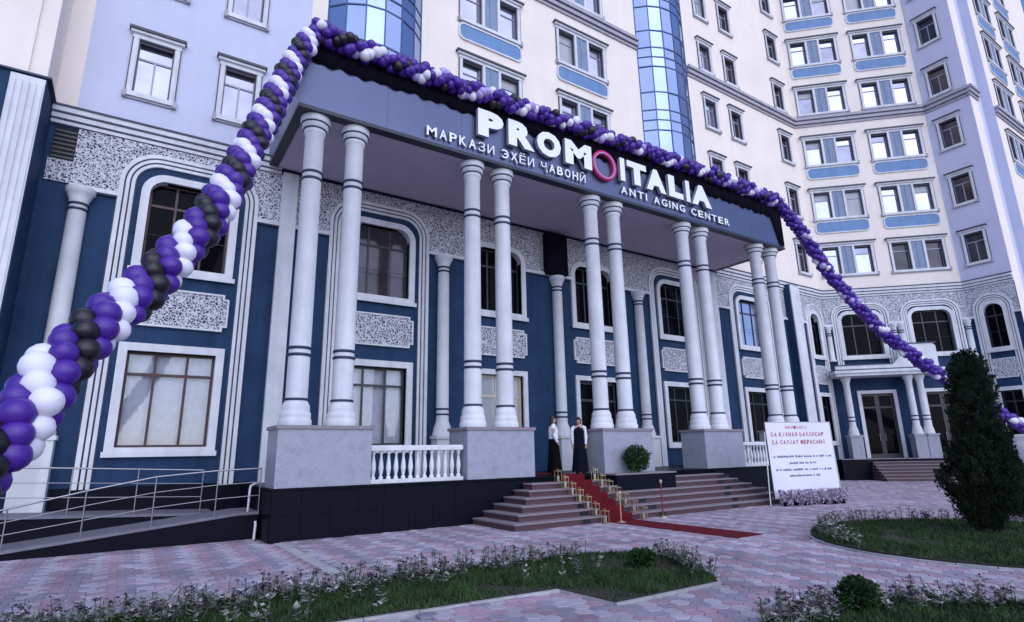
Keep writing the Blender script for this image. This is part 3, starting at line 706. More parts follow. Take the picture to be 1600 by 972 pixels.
# side entrance in the courtyard corner
oB = on_b(0)
ECS = MB(); ECS.lathe([(r, z) for r, z in col_profile(2.30, 5.42, 0.17, 0)], 16); ECSm = ECS.mesh('porch_column', 'white_trim'); ECSb = bands(0.17, [(3.25, .06), (3.05, .06), (2.66, .05)])
q = MB(); q.box(-.30, .30, -.30, .30, 1.08, 2.2); q.box(-.34, .34, -.34, .34, 2.2, 2.3); PSm = q.mesh('column_pedestal', 'grey_granite')
for u in (0.35, 3.45, 4.0):
    p = PB+UB*u+Vector((UB.y, -UB.x, 0))*0.85
    c = part('porch_column', ECSm, None, HB, bl(p.x, p.y), RB); add_bands(ECSb, c); part('column_pedestal', PSm, None, c)
q = MB(); q.box(-.25, 5.0, -1.35, -.0, 5.43, 5.58); q.box(-.33, 5.08, -1.45, -.0, 5.58, 5.72); q.box(-.25, 5.0, -1.30, 0, 5.72, 5.80, 1)
cn = part('porch_canopy', q, ['white_trim', 'navy_line'], HB, oB, RB)
q = MB(); q.prism_y([(2.7, 5.8), (4.9, 5.8), (4.9, 6.9), (4.75, 7.05), (3.15, 7.05), (3.0, 6.9), (3.0, 6.3), (2.7, 6.0)], -1.25, -1.13); q.box(-.2, 2.7, -1.25, -1.13, 5.8, 6.0); part('parapet', q, 'white_trim', cn)
q = MB(); q.box(3.1, 4.95, -1.29, -1.10, 7.052, 7.11); q.box(-.2, 2.68, -1.29, -1.10, 6.003, 6.05); part('parapet_cap', q, 'navy_line', cn)
for u in (0.12, 3.72, 7.28):
    for d in ((0,) if u != 3.72 else (-.17, .17)):
        q = MB(); q.lathe([(.2, 6.4), (.2, 6.5), (.15, 6.55), (.14, 8.2), (.2, 8.3), (.2, 8.4)], 14, 0, -0.08); c = part('engaged_column', q, 'white_trim', HB, on_b(u+d), RB); add_bands(bands(.14, [(7.895, .06), (8.015, .06)], cy=-.08), c)
q = MB(); q.box(-0.6, LB-.05, -1.3, -.003, 0, 1.04); pl = part('porch_plinth', q, 'black_granite', HB, oB, RB)
q = MB(); q.box(-0.64, LB-.05, -1.34, -.003, 1.042, 1.08); part('floor_slab', q, 'tread_granite', pl)
for k in range(6):
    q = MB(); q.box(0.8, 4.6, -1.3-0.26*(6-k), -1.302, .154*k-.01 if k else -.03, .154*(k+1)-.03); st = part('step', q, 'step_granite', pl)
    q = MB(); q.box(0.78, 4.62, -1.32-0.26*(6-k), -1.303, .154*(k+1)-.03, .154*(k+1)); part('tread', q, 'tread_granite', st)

# ------------------------------------------------------------------ entrance portico
PX0, PX1, FL = 2.66, 23.28, 1.08
PT = thing('entrance_portico', 'white paired-column entrance portico with dark slate fascia on granite pedestals', 'portico', (13.0, 0, 0))
def pl_(x, y, z=0): return (x-13.0, y, z)
FX0, FX1, FZ0, FZ1, FYF = 2.61, 23.36, 10.22, 12.22, -0.42
def boxpart(name, b, m, parent, loc=(0, 0, 0)):
    q = MB(); q.box(*b); return part(name, q, m, parent, loc)
for b in ((FX0, FX1, FYF, FYF+.06, FZ0+.1, FZ1), (FX0, FX0+.06, FYF+.061, FY-.01, FZ0+.1, FZ1), (FX1-.06, FX1, FYF+.061, FY-.01, FZ0+.1, FZ1)): fas = boxpart('fascia', b, 'fascia_metal', PT, pl_(0, 0))
for b in ((FX0-.02, FX1+.02, FYF-.03, FYF+.26, FZ0, FZ0+.098), (FX0-.02, FX0+.24, FYF+.262, FY-.3, FZ0, FZ0+.098), (FX1-.24, FX1+.02, FYF+.262, FY-.3, FZ0, FZ0+.098)): boxpart('fascia_edge', b, 'fascia_edge', fas)
for k in range(1, 9):
    x = FX0+(FX1-FX0)*k/9; boxpart('panel_joint', (x-.003, x+.003, FYF-.003, FYF+.001, FZ0+.1, FZ1), 'fascia_edge', fas)
q = MB(); q.box(FX0+.06, FX1-.06, FYF+.06, FY-.02, FZ1-.12, FZ1-.05); part('roof', q, 'fascia_edge', PT, pl_(0, 0))
q = MB(); q.box(FX0+.24, FX1-.24, FYF+.265, FY-.28, FZ0+.02, FZ0+.07); part('ceiling', q, 'ceiling_paint', PT, pl_(0, 0))
r = 0.245
prof = [(r*1.48, 2.40), (r*1.50, 2.43), (r*1.50, 2.52), (r*1.44, 2.55), (r*1.38, 2.56), (r*1.40, 2.62), (r*1.37, 2.70), (r*1.26, 2.73), (r*1.27, 2.78), (r*1.24, 2.86), (r*1.12, 2.92), (r*1.03, 2.96), (r, 3.04), (r*1.0, 4.0), (r*.95, 9.74), (r*1.02, 9.76), (r*1.10, 9.79), (r*1.10, 9.86), (r*1.20, 9.92), (r*1.34, 9.95), (r*1.34, 10.03), (r*1.50, 10.07), (r*1.52, 10.12), (r*1.52, 10.216)]
q = MB(); q.lathe(prof, 28); CM = q.mesh('column', 'white_trim')
CB = bands(0.235, [(8.68, .07), (8.50, .07)]); CB2 = bands(0.245, [(4.19, .07), (4.03, .07), (3.00, .06)]); CB3 = bands(r*1.10, [(9.885, .045)])
CB4 = bands(r*1.36, [(10.04, .04)])
q = MB(); q.box(-.55, .55, -.52, .52, 2.382, 2.419); CPL = None
pq = MB(); pq.box(-1.05, 1.05, -.52, .52, FL, 2.32); PEDM = pq.mesh('pedestal', 'grey_granite')
pq = MB(); pq.box(-1.09, 1.09, -.56, .56, 2.321, 2.40); PEDC = pq.mesh('pedestal_cap', 'tread_granite')
pq = MB(); pq.box(-.004, .004, -.524, -.518, FL, 2.32); PEDJ = pq.mesh('joint', 'grey_trim')
for i in range(5):
    x = 3.144+4.649*i
    for g in (0, 1.052):
        c = part('column', CM, None, PT, pl_(x+g, 0))
        for b in (CB, CB2, CB3, CB4): add_bands(b, c)
    p = part('pedestal', PEDM, None, PT, pl_(x+.6, 0)); part('pedestal_cap', PEDC, None, p); part('joint', PEDJ, None, p, (0.1, 0, 0))
q = MB(); q.box(PX0+.05, PX1-.05, -.46, FY-.02, 0, FL-.05); pod = part('plinth', q, 'black_granite', PT, pl_(0, 0))
q = MB(); q.box(PX0, PX1, -.55, FY-.02, FL-.05, FL-.004); part('floor_slab', q, 'black_granite', pod)
tw = .62; x = PX0+.01; TL = {}
while x < PX1-.05:
    w = min(tw, PX1-x); kx = round(w, 3)
    if kx not in TL:
        e = MB(); e.box(0, w-.006, -.50, -.461, 0, .505); TL[kx] = e.mesh('tile', 'black_granite')
    if not 8.4 < x < 11.0 and not 14.5 < x < 16.5:
        for z in (0.003, .514): part('tile', TL[kx], None, pod, (x, rng.uniform(-.002, .002), z))
    x += tw
x = -.46
while x < 3.2:
    for z in (0.003, .514):
        e = MB(); e.box(PX0, PX0+.039, 0, .6, 0, .505); part('tile', e, 'black_granite', pod, (rng.uniform(-.002, .002), x, z))
    x += .606

# ------------------------------------------------------------------ entrance stairs
SC_ = 12.97
ST = thing('entrance_stairs', 'brown granite pyramid stairs in front of the portico with a black centre block', 'stairs', (SC_, -1.5, 0))
def sl_(x, y, z=0): return (x-SC_, y+1.5, z)
for k in range(6):
    x0 = 7.5+.31*k; x1 = 2*SC_-x0; y0 = -2.42+.30*k
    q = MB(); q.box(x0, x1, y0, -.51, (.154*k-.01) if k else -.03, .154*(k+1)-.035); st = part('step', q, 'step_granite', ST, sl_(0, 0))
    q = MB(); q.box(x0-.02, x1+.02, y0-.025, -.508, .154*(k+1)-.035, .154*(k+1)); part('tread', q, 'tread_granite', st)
    for xx in (9.45+.18*k, 15.2+.25*k+(k % 2)*.2, 17.4-.1*k) + ((12.1-.05*k,) if k < 3 else ()):
        q = MB(); q.box(xx, xx+.28, y0-.004, y0+.01, .154*k+.012, .154*(k+1)-.04); part('inlay', q, 'step_inlay', st)
q = MB(); q.box(11.75, 14.19, -1.25, -.503, 0, 1.045); b = part('centre_block', q, 'black_granite', ST, sl_(0, 0))
q = MB(); q.box(11.72, 14.22, -1.28, -.552, 1.046, 1.085); part('coping', q, 'tread_granite', b)

# carpet following the treads
pts = [(-6.2, .012), (-2.46, .012)]
for k in range(6):
    y0 = -2.42+.30*k; pts += [(y0-.04, .154*k+.016), (y0-.04, .154*(k+1)+.014)]
pts += [(-.62, .94), (-.62, FL+.014), (2.9, FL+.014)]
q = MB(); n = len(pts); X0, X1 = 10.25, 11.1
vs = []; fs = []
for y, z in pts: vs += [(X0, y, z), (X1, y, z), (X0, y+.010, z-.012), (X1, y+.010, z-.012)]
for i in range(n-1):
    a, b = 4*i, 4*i+4; fs += [(a, a+1, b+1, b), (a+2, b+2, b+3, a+3), (a, b, b+2, a+2), (a+1, a+3, b+3, b+1)]
fs.append((0, 2, 3, 1)); q.add([(v[0]-10.675, v[1]+6.2, v[2]) for v in vs], fs)
thing('red_carpet', 'dark red carpet running down the stairs onto the paving', 'carpet', (10.675, -6.2, 0), data=q.mesh('red_carpet', 'red_carpet'))

# lanterns beside the carpet
def lantern_meshes():
    f = MB(); w = .065; h = .28
    for a in (-1, 1):
        for b in (-1, 1): f.box(a*w-.006, a*w+.006, b*w-.006, b*w+.006, 0, h)
    f.box(-w-.015, w+.015, -w-.015, w+.015, h, h+.02); f.box(-w-.008, w+.008, -w-.008, w+.008, .0, .018)
    f.tube([(-.03, 0, h+.02), (-.03, 0, h+.06), (.03, 0, h+.06), (.03, 0, h+.02)], .006, 5)
    c = MB(); c.lathe([(.035, .018), (.037, .15), (.02, .158), (.004, .175)], 12)
    return f.mesh('frame', 'gold'), c.mesh('candle', 'candle')
LF, LC = lantern_meshes()
names = ['on the paving', 'on the lowest step', 'on the second step', 'on the third step', 'on the fourth step', 'on the fifth step', 'on the top step']
for sx, side in ((10.02, 'left'), (11.34, 'right')):
    for k in range(7):
        y = -2.62 if k == 0 else -2.42+.30*(k-1)+.13; z = 0 if k == 0 else .154*k
        t = thing('lantern', 'small gold candle lantern %s, %s side of the red carpet' % (names[k], side), 'lantern', (sx, y, z+.002), rng.uniform(-.2, .2), 'candle lanterns along the red carpet')
        part('frame', LF, None, t); part('candle', LC, None, t)
# stanchions
for x, y, h, lab in ((12.05, -2.62, .95, 'thin red pole with a pale knob standing right of the carpet foot'), (10.45, -2.72, .74, 'short gold pole standing on the foot of the red carpet')):
    t = thing('stanchion', lab, 'pole', (x, y, 0), group='poles at the foot of the stairs')
    q = MB(); q.lathe([(.13, 0), (.13, .015), (.04, .03), (.02, .05)], 16); part('base', q, 'gold', t)
    q = MB(); q.lathe([(.018, .05), (.018, h-.1)], 10); part('pole', q, 'red_paint' if x > 11 else 'gold', t)
    q = MB(); q.lathe([(.02, h-.1), (.035, h-.07), (.04, h-.03), (.02, h)], 12); part('knob', q, 'candle', t)

# balustrades
bp = [(.055, 0), (.055, .05), (.03, .08), (.045, .16), (.062, .26), (.05, .38), (.028, .52), (.028, .56), (.05, .60), (.055, .66)]
q = MB(); q.lathe(bp, 12); BALM = q.mesh('baluster', 'white_trim')
for x0, x1, lab in ((4.84, 7.28, 'white turned balustrade between the two leftmost column pedestals'), (18.78, 21.25, 'white turned balustrade just left of the notice board')):
    t = thing('balustrade', lab, 'balustrade', ((x0+x1)/2, -.3, FL), group='portico balustrades')
    L = x1-x0; q = MB(); q.box(-L/2, L/2, -.10, .10, 0, .09); part('bottom_rail', q, 'white_trim', t)
    q = MB(); q.box(-L/2, L/2, -.10, .10, .75, .84); q.box(-L/2, L/2, -.08, .08, .84, .87); part('top_rail', q, 'white_trim', t)
    for k in range(13): part('baluster', BALM, None, t, (-L/2+.09+(L-.18)*k/12, 0, .09))

# ------------------------------------------------------------------ access ramp with railings
RT = thing('access_ramp', 'dark two-flight access ramp along the left wall', 'ramp', (0, 1.2, 0))
def rl(x, y, z=0): return (x, y-1.2, z)
def ramp_flight(y0, y1, xa, za, xb, zb, xc=None):
    q = MB(); poly = [(xa, 0), (xb, 0), (xb, zb-.06), (xa, max(za-.06, 0.001))]
    if xc: poly = [(xa, 0), (xc, 0), (xc, zb-.06), (xb, zb-.06), (xa, max(za-.06, .001))]
    q.prism_y(poly, y0, y1); f = part('flight', q, 'black_granite', RT, rl(0, 0))
    q = MB(); n = 9
    top = [(xa, za), (xb, zb)]+([(xc, zb)] if xc else [])
    q.prism_y([(p[0], p[1]-.058) for p in top]+[(p[0], p[1]) for p in reversed(top)], y0-.04, y1+.01); part('deck', q, 'ramp_stone', f)
ramp_flight(.5, 1.85, -3.4, 0.0, 2.2, .57, 2.62); ramp_flight(1.9, 3.20, 1.9, .50, -4.2, .78)
def railing(label, y, xs, zf, hf=lambda x: .95, bars=(.37, .68)):
    t = thing('handrail', label, 'railing', (xs[0], y, zf(xs[0])), group='steel railings on the access ramp')
    o = Vector((xs[0], y, zf(xs[0])))
    for x in xs:
        q = MB(); q.tube([Vector((x, y, zf(x)))-o, Vector((x, y, zf(x)+hf(x)))-o], .015, 10)
        part('post', q, 'steel', t)
    q = MB(); q.tube([Vector((x, y, zf(x)+hf(x)))-o for x in xs], .019, 10); part('top_rail', q, 'steel', t)
    for b in bars:
        q = MB(); q.tube([Vector((x, y, zf(x)+b*hf(x)))-o for x in xs], .009, 8); part('rail', q, 'steel', t)
zf1 = lambda x: min(.57, max(0, .57*(x+3.4)/5.6))
hf1 = lambda x: float(np.interp(x, [-3.6, -1.7, -.5, .6, 1.8, 2.6], [.5, .72, .87, .97, .94, .92]))
zf2 = lambda x: .50+.28*(1.9-x)/6.1
railing('front steel handrail of the access ramp, sloping up to the portico', .56, [-3.6, -2.7, -1.7, -.55, .6, 1.75, 2.62], zf1, hf1)
railing('rear steel handrail of the access ramp, close to the navy wall', 1.98, [1.6, .3, -.9, -2.1, -3.3], zf2)
q = MB(); q.tube([(.16, .0, .62), (.1, 0, .60), (.02, 0, .56), (0, 0, .48), (0, 0, .0)], .028, 10)
thing('drain_pipe', 'white bent drain pipe standing on the ramp landing', 'pipe', (2.42, .62, .56), data=q.mesh('drain_pipe', 'white_trim'))
q = MB(); q.tube([(0, .06, .36), (0, 0, .30), (-.01, 0, .05), (-.02, -.05, .0)], .028, 10)
thing('drain_pipe', 'short white drain stub below the ramp landing by the plinth', 'pipe', (2.56, .40, 0), data=q.mesh('drain_pipe', 'white_trim'))
# black granite skirting along the foot of the left wall
x = -2.55
while x < 2.55:
    if abs(x+.3+1.72) > .65: boxpart('skirting_tile', (x, x+.594, FY-.035, FY-.002, .003, 1.12), 'black_granite', HB, bl(0, 0))
    x += .6

# ------------------------------------------------------------------ lettering
def glyph(ch, bold=0.02, res=3):
    comp = {'Э': 'C', 'Ҳ': 'X'}.get(ch)
    if comp:                                 # letters whose outlines overlap in the font: built from a simple letter and a bar
        v, f = glyph(comp, .02, res); x0 = min(p[0] for p in v); x1 = max(p[0] for p in v); y0 = min(p[1] for p in v); y1 = max(p[1] for p in v)
        if ch == 'Э': v = [(x0+x1-p[0], p[1], 0) for p in v]; b = (x0+(x1-x0)*.30, x1-.125, (y0+y1)/2-.05, (y0+y1)/2+.05)
        else: b = (x1-.10, x1+.0, y0-.17, y0-.002)
        n = len(v); v = v+[(b[0], b[2], 0), (b[1], b[2], 0), (b[1], b[3], 0), (b[0], b[3], 0)]; return v, f+[(n, n+1, n+2, n+3)]
    cu = bpy.data.curves.new('g', 'FONT'); cu.body = ch; cu.offset = bold; cu.resolution_u = res; cu.fill_mode = 'NONE'
    cu.extrude = 0.0; cu.fill_mode = 'BOTH'; ob = bpy.data.objects.new('g', cu); COL.objects.link(ob)
    dg = bpy.context.evaluated_depsgraph_get(); ev = ob.evaluated_get(dg); me = bpy.data.meshes.new_from_object(ev)
    v = [tuple(p.co) for p in me.vertices]; f = [tuple(p.vertices) for p in me.polygons]
    # outline edges = used by one face
    bpy.data.objects.remove(ob); bpy.data.curves.remove(cu); bpy.data.meshes.remove(me)
    return v, f
def letter_mesh(ch, w, h, depth, bold, fit=True, mats=('sign_white', 'sign_edge'), z0=None, z1=None, flip=False):
    v, f = glyph(ch, bold)
    if not v: return None
    xs = [p[0] for p in v]; ys = [p[1] for p in v]
    # weld
    key = {}; idx = []; nv = []
    for p in v:
        k = (round(p[0], 5), round(p[1], 5))
        if k not in key: key[k] = len(nv); nv.append(k)
        idx.append(key[k])
    ff = []
    for q in f:
        g = [idx[i] for i in q]; g = [a for n, a in enumerate(g) if a != g[n-1]]
        if len(g) >= 3: ff.append(g)
    lo = min(ys) if z0 is None else z0; hi = max(ys) if z1 is None else z1
    sx = w/(max(xs)-min(xs)); sz = h/(hi-lo)
    P = [((p[0]-min(xs))*sx, (p[1]-lo)*sz) for p in nv]
    mb = MB(); n = len(P); edges = {}
    # make faces counter-clockwise seen from -y (x right, z up)
    for g in ff:
        ar = sum(P[g[i]][0]*P[g[(i+1) % len(g)]][1]-P[g[(i+1) % len(g)]][0]*P[g[i]][1] for i in range(len(g)))
        if ar < 0: g.reverse()
        for i in range(len(g)):
            e = (g[i], g[(i+1) % len(g)]); edges[e] = 1
    mb.add([(p[0], -depth, p[1]) for p in P]+[(p[0], 0, p[1]) for p in P], ff, 0)
    o = 0
    for (a, b) in edges:
        if (b, a) not in edges: mb.f.append((b, a, a+n, b+n)); mb.m.append(1); mb.smooth.append(False)
    return mb.mesh('letter', list(mats))
SG = thing('sign_lettering', 'large white raised capital letters with a pink ring on the slate fascia', 'sign', (13.0, FYF, 10.9))
for ch, a, b in (('P', 7.66, 8.56), ('R', 8.74, 9.72), ('O', 9.82, 10.78), ('M', 10.96, 12.10), ('I', 13.42, 13.64), ('T', 13.76, 14.72), ('A', 14.70, 15.72), ('L', 15.88, 16.66), ('I', 16.84, 17.06), ('A', 17.16, 18.32)):
    me = letter_mesh(ch, b-a, .88, .13, .065); part('letter', me, None, SG, (a-13.0, -.06, .03))
q = MB(); n = 40; vs = []; fs = []
for i in range(n):
    a = 2*math.pi*i/n
    for rr, y in ((.555, -.16), (.555, -.02), (.40, -.02), (.44, -.16)): vs.append((rr*math.cos(a)-.27, y, .42+rr*math.sin(a)))
for i in range(n):
    j = (i+1) % n
    for k in range(4): l = (k+1) % 4; fs.append((4*i+k, 4*i+l, 4*j+l, 4*j+k))
q.add(vs, fs, 0, True); part('ring', q, 'ring_pink', SG)
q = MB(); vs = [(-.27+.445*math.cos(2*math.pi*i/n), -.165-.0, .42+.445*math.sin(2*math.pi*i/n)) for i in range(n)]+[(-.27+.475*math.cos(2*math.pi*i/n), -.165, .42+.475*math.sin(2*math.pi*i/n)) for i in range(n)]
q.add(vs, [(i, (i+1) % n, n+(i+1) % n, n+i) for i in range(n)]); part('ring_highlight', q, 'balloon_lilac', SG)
def line_sign(text, x0, x1, z0, h, label, depth=.05):
    t = thing('sign_lettering', label, 'sign', ((x0+x1)/2, FYF, z0))
    ws = []
    for ch in text: ws.append(.62 if ch == ' ' else (.42 if ch in 'I' else (1.25 if ch in 'MЖ' else 1.0)))
    tot = sum(ws); sc = (x1-x0)/tot; x = x0
    for ch, w in zip(text, ws):
        if ch != ' ':
            up = ch in 'ӢЁ'; dn = ch in 'ҲҶ'
            me = letter_mesh(ch, (w-.26)*sc, h*(1.22 if up else (1.18 if dn else 1)), depth, .02 if ord(ch) < 128 else 0.0); part('letter', me, None, t, (x-(x0+x1)/2, -.035, -.06 if dn else 0))
        x += w*sc
line_sign('MAPKAЗИ ЭҲЁИ ҶABOHӢ', 6.05, 11.95, 10.46, .30, 'small white Cyrillic line under the left half of the large letters')
line_sign('ANTI AGING CENTER', 13.50, 19.60, 10.50, .28, 'small white Latin line under the right half of the large letters')

# ------------------------------------------------------------------ balloon garlands
def balloon(m):
    q = MB(); pr = []
    for k in range(9):
        a = math.pi*k/8; rr = math.sin(a); z = -math.cos(a)
        pr.append((max(.012, rr*(1-.06*z*0)), z*1.06 if z > 0 else z*1.12))
    pr = [(.05, -1.22), (.03, -1.14)]+pr
    q.lathe([(p[0]*.15, p[1]*.15) for p in pr], 14); return q.mesh('balloon', m)
SPIN = math.pi/4
BM = {c: balloon('balloon_'+c) for c in ('purple', 'white', 'black', 'lilac')}
def catmull(P, n):
    P = [Vector(p) for p in P]; P = [2*P[0]-P[1]]+P+[2*P[-1]-P[-2]]; out = []
    for i in range(1, len(P)-2):
        for k in range(n):
            t = k/n; a, b, c, d = P[i-1:i+3]
            out.append(.5*((2*b)+(c-a)*t+(2*a-5*b+4*c-d)*t*t+(3*b-a-3*c+d)*t**3))
    return out+[P[-2]]
def garland(name, label, ctrl, cols, step=.14, per=math.pi/4, jit=.008, ph=0.0, mixp=0.0):
    pts = catmull(ctrl, 60); o = Vector(ctrl[0]); t = thing('balloon_garland', label, 'balloon garland', tuple(o), group='purple white and black balloon garlands')
    line = MB(); line.tube([p-o for p in pts[::10]]+[pts[-1]-o], .015, 5); part('cord', line, 'matte_black', t)
    d = 0; nxt = .05; k = 0; cnt = 0; extra = MB(); ex = {}
    for i in range(1, len(pts)):
        seg = (pts[i]-pts[i-1]).length
        while d+seg >= nxt:
            p = pts[i-1].lerp(pts[i], (nxt-d)/seg); T = (pts[i]-pts[i-1]).normalized()
            a = T.cross(Vector((0, 0, 1))).normalized(); b = a.cross(T)
            for j in range(4):
                th = per*k+j*math.pi/2+ph; dr = math.cos(th)*a+math.sin(th)*b; c = cols[j]
                if mixp and c in ('white', 'black') and rng.random() < (mixp if c == 'black' else mixp*.5): c = 'purple'
                elif mixp and c == 'white' and rng.random() < .35: c = 'lilac'
                pos = p+dr*.145-o+Vector((rng.gauss(0, jit), rng.gauss(0, jit), rng.gauss(0, jit)))
                sc = rng.uniform(.88, 1.08); qt = (dr+T*rng.gauss(0, .08)).to_track_quat('Z', 'Y')
                if cnt < 300:
                    e = link('balloon', BM[c], t, pos); e.rotation_mode = 'QUATERNION'; e.rotation_quaternion = qt; e.scale = (sc, sc, sc)
                else:
                    M = Matrix.Translation(pos) @ qt.to_matrix().to_4x4() @ Matrix.Scale(sc, 4); me = BM[c]; mi = ['purple', 'white', 'black', 'lilac'].index(c)
                    if me.name not in ex: ex[me.name] = ([v.co.copy() for v in me.vertices], [tuple(f.vertices) for f in me.polygons])
                    extra.add([M @ v for v in ex[me.name][0]], ex[me.name][1], mi, True)
                cnt += 1
            k += 1; nxt += step
        d += seg
    if extra.v:
        e = link('balloon', extra.mesh('balloon', ['balloon_purple', 'balloon_white', 'balloon_black', 'balloon_lilac']), t); e['kind'] = 'stuff'
    return t
garland('left', 'purple white and black balloon garland sweeping down left to the foreground',
        [(-1.75, -7.6, .75), (-1.35, -7.25, 1.2), (-1.05, -6.95, 1.68), (-.80, -6.65, 2.25), (-.66, -6.45, 2.66), (-.44, -6.09, 3.13), (.04, -5.42, 3.97), (.66, -4.73, 5.26), (1.3, -3.31, 7.37), (2.16, -1.6, 10.37), (2.45, -1.2, 11.3), (2.72, -.85, 12.0)],
        ['white', 'purple', 'black', 'purple'], .178, per=SPIN, jit=.012, ph=-2.1)
g2 = garland('top', 'purple white and black balloon garland lying along the top of the slate fascia',
        [(2.95, -.62, 12.62), (3.2, -.64, 12.32), (5.5, -.64, 12.26), (8.0, -.64, 12.30), (13.0, -.64, 12.40), (18.0, -.62, 12.46), (22.8, -.6, 12.38), (23.35, -.58, 12.32)],
        ['white', 'purple', 'black', 'purple'], .15, per=.56, jit=.035, mixp=.45)
# added dark strip on the fascia, painting in the garland's reflection
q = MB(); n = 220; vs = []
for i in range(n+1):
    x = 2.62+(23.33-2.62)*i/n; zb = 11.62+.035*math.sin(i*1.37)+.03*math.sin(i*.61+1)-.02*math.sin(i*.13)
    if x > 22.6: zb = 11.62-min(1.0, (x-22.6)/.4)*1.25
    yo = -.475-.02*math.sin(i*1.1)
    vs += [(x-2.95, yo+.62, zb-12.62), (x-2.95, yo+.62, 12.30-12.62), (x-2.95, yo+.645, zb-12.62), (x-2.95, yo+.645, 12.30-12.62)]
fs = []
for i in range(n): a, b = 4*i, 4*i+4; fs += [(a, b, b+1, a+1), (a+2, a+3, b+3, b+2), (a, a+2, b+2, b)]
q.add(vs, fs, 0, True); part('garland_reflection', q, 'matte_black', g2)
garland('right', 'purple white and black balloon garland hanging from the right fascia end past the cypress',
        [(23.4, -.5, 12.3), (24.67, -.75, 10.85), (25.84, -1.03, 9.2), (28.07, -1.76, 6.72), (30.48, -2.76, 4.75), (32.59, -3.72, 3.27), (34.03, -4.39, 2.34), (36.0, -5.3, 1.2)],
        ['white', 'purple', 'purple', 'purple'], .15, per=.52, jit=.03, mixp=.5)

# ------------------------------------------------------------------ plants
def leaf_cloud(mb, pts_fn, n, lmin, lmax, m=0, up=.3, wide=.35):
    for _ in range(n):
        p, nrm = pts_fn(); L = rng.uniform(lmin, lmax)
        d = (nrm+Vector((rng.gauss(0, .45), rng.gauss(0, .45), rng.gauss(0, .35)+up))).normalized()
        s = d.cross(Vector((rng.gauss(0, 1), rng.gauss(0, 1), rng.gauss(0, 1)))).normalized()*L*wide
        mb.add([p-d*L*.3, p+s+d*L*.25, p+d*L*.7, p-s+d*L*.25], [(0, 1, 2, 3)], m)
CYX, CYY = 13.98, -9.0
cy = thing('cypress_tree', 'dark bushy cypress with two tops on the round lawn', 'tree', (CYX, CYY, .04))
q = MB()
q.tube([(0, 0, 0), (.04, -.02, .5), (.14, -.08, 1.5), (.22, -.14, 3.0)], [.09, .08, .06, .015], 8)
q.tube([(.02, 0, .25), (.2, -.1, .8), (.36, -.14, 1.6), (.4, -.15, 2.1)], [.05, .05, .035, .01], 7)
for k in range(14):
    a = rng.uniform(0, 6.28); z = rng.uniform(.2, .9); q.tube([(0, 0, z), (.25*math.cos(a), .25*math.sin(a), z+.25), (.5*math.cos(a), .5*math.sin(a), z+.6)], [.03, .02, .008], 5)
part('trunk', q, 'bark', cy)
rt = Vector((_r.x, _r.y, 0))
def lobe(cx, zb, zt, rmax, zmax, top):
    def fn():
        while True:
            z = rng.uniform(zb, zt); t = (z-zb)/(zt-zb)
            rr = rmax*((min(1, (z-zb+.06)/(zmax-zb)))**.55 if z < zmax else top+(1-top)*(1-(z-zmax)/(zt-zmax))**.75)
            if z > zt-.75: rr *= math.sqrt(max(0, 1-((z-zt+.75)/.75)**2))*.95+.05
            a = rng.uniform(0, 6.28); nz = mnoise.noise(Vector((math.cos(a)*1.6+cx*3, math.sin(a)*1.6, z*2.4)))
            rr *= 1+.28*nz; f = rng.random()**.38
            if f > .75 and mnoise.noise(Vector((math.cos(a)*3.1, math.sin(a)*3.1+cx, z*5.0+7))) < -.22: f *= .75
            p = rt*(cx+rr*f*math.cos(a))+Vector((-rt.y, rt.x, 0))*(rr*f*math.sin(a))+Vector((0, 0, z))
            nr = rt*math.cos(a)+Vector((-rt.y, rt.x, 0))*math.sin(a)
            return p, nr
    return fn
q = MB()
def tufts(fn, nt, nl, size):
    for _ in range(nt):
        p, nr = fn(); ax = (nr*.55+Vector((rng.gauss(0, .2), rng.gauss(0, .2), 1.0))).normalized(); L = size*rng.uniform(.7, 1.35); w = L*.32
        e1 = ax.orthogonal().normalized(); e2 = ax.cross(e1)
        for _ in range(nl):
            t = rng.random(); a = rng.uniform(0, 6.28); rr = w*(1-t)**.7*math.sqrt(rng.random())*1.2
            c = p+ax*(t-.25)*L+(e1*math.cos(a)+e2*math.sin(a))*rr; l = rng.uniform(.025, .06)
            d = (ax+(e1*math.cos(a)+e2*math.sin(a))*.7+Vector((rng.gauss(0, .25), rng.gauss(0, .25), rng.gauss(0, .2)))).normalized()
            s_ = d.cross(Vector((rng.gauss(0, 1), rng.gauss(0, 1), rng.gauss(0, 1)))).normalized()*l*.22
            q.add([c-d*l*.4, c+s_, c+d*l*.6, c-s_], [(0, 1, 2, 3)])
tufts(lobe(.27, .45, 3.40, .43, 1.2, .78), 820, 80, .24)
tufts(lobe(.08, .10, 1.80, .68, .95, .5), 600, 80, .22)
tufts(lobe(.62, .35, 2.0, .30, 1.1, .6), 250, 80, .22)
part('crown', q, 'cypress_leaf', cy)
def bush(label, x, y, z, r, h, n, pot=False, m='bush_leaf', L=(.03, .07)):
    t = thing('bush', label, 'bush', (x, y, z)); q = MB()
    for k in range(12):
        a = rng.uniform(0, 6.28); b = rng.uniform(.2, .8); q.tube([(0, 0, 0), (r*.4*b*math.cos(a), r*.4*b*math.sin(a), h*.4), (r*.8*b*math.cos(a), r*.8*b*math.sin(a), h*.8)], [.015, .01, .004], 5)
    part('stem', q, 'bark', t)
    def fn():
        while True:
            v = Vector((rng.gauss(0, 1), rng.gauss(0, 1), rng.gauss(0, 1))).normalized(); f = rng.random()**.35
            k = 1+.3*mnoise.noise(v*1.8+Vector((x, y, 0)))
            p = Vector((v.x*r*f*k, v.y*r*f*k, h*.52+v.z*h*.5*f*k))
            if p.z > .02: return p, v
    q = MB(); leaf_cloud(q, fn, n, L[0], L[1]); part('crown', q, m, t)
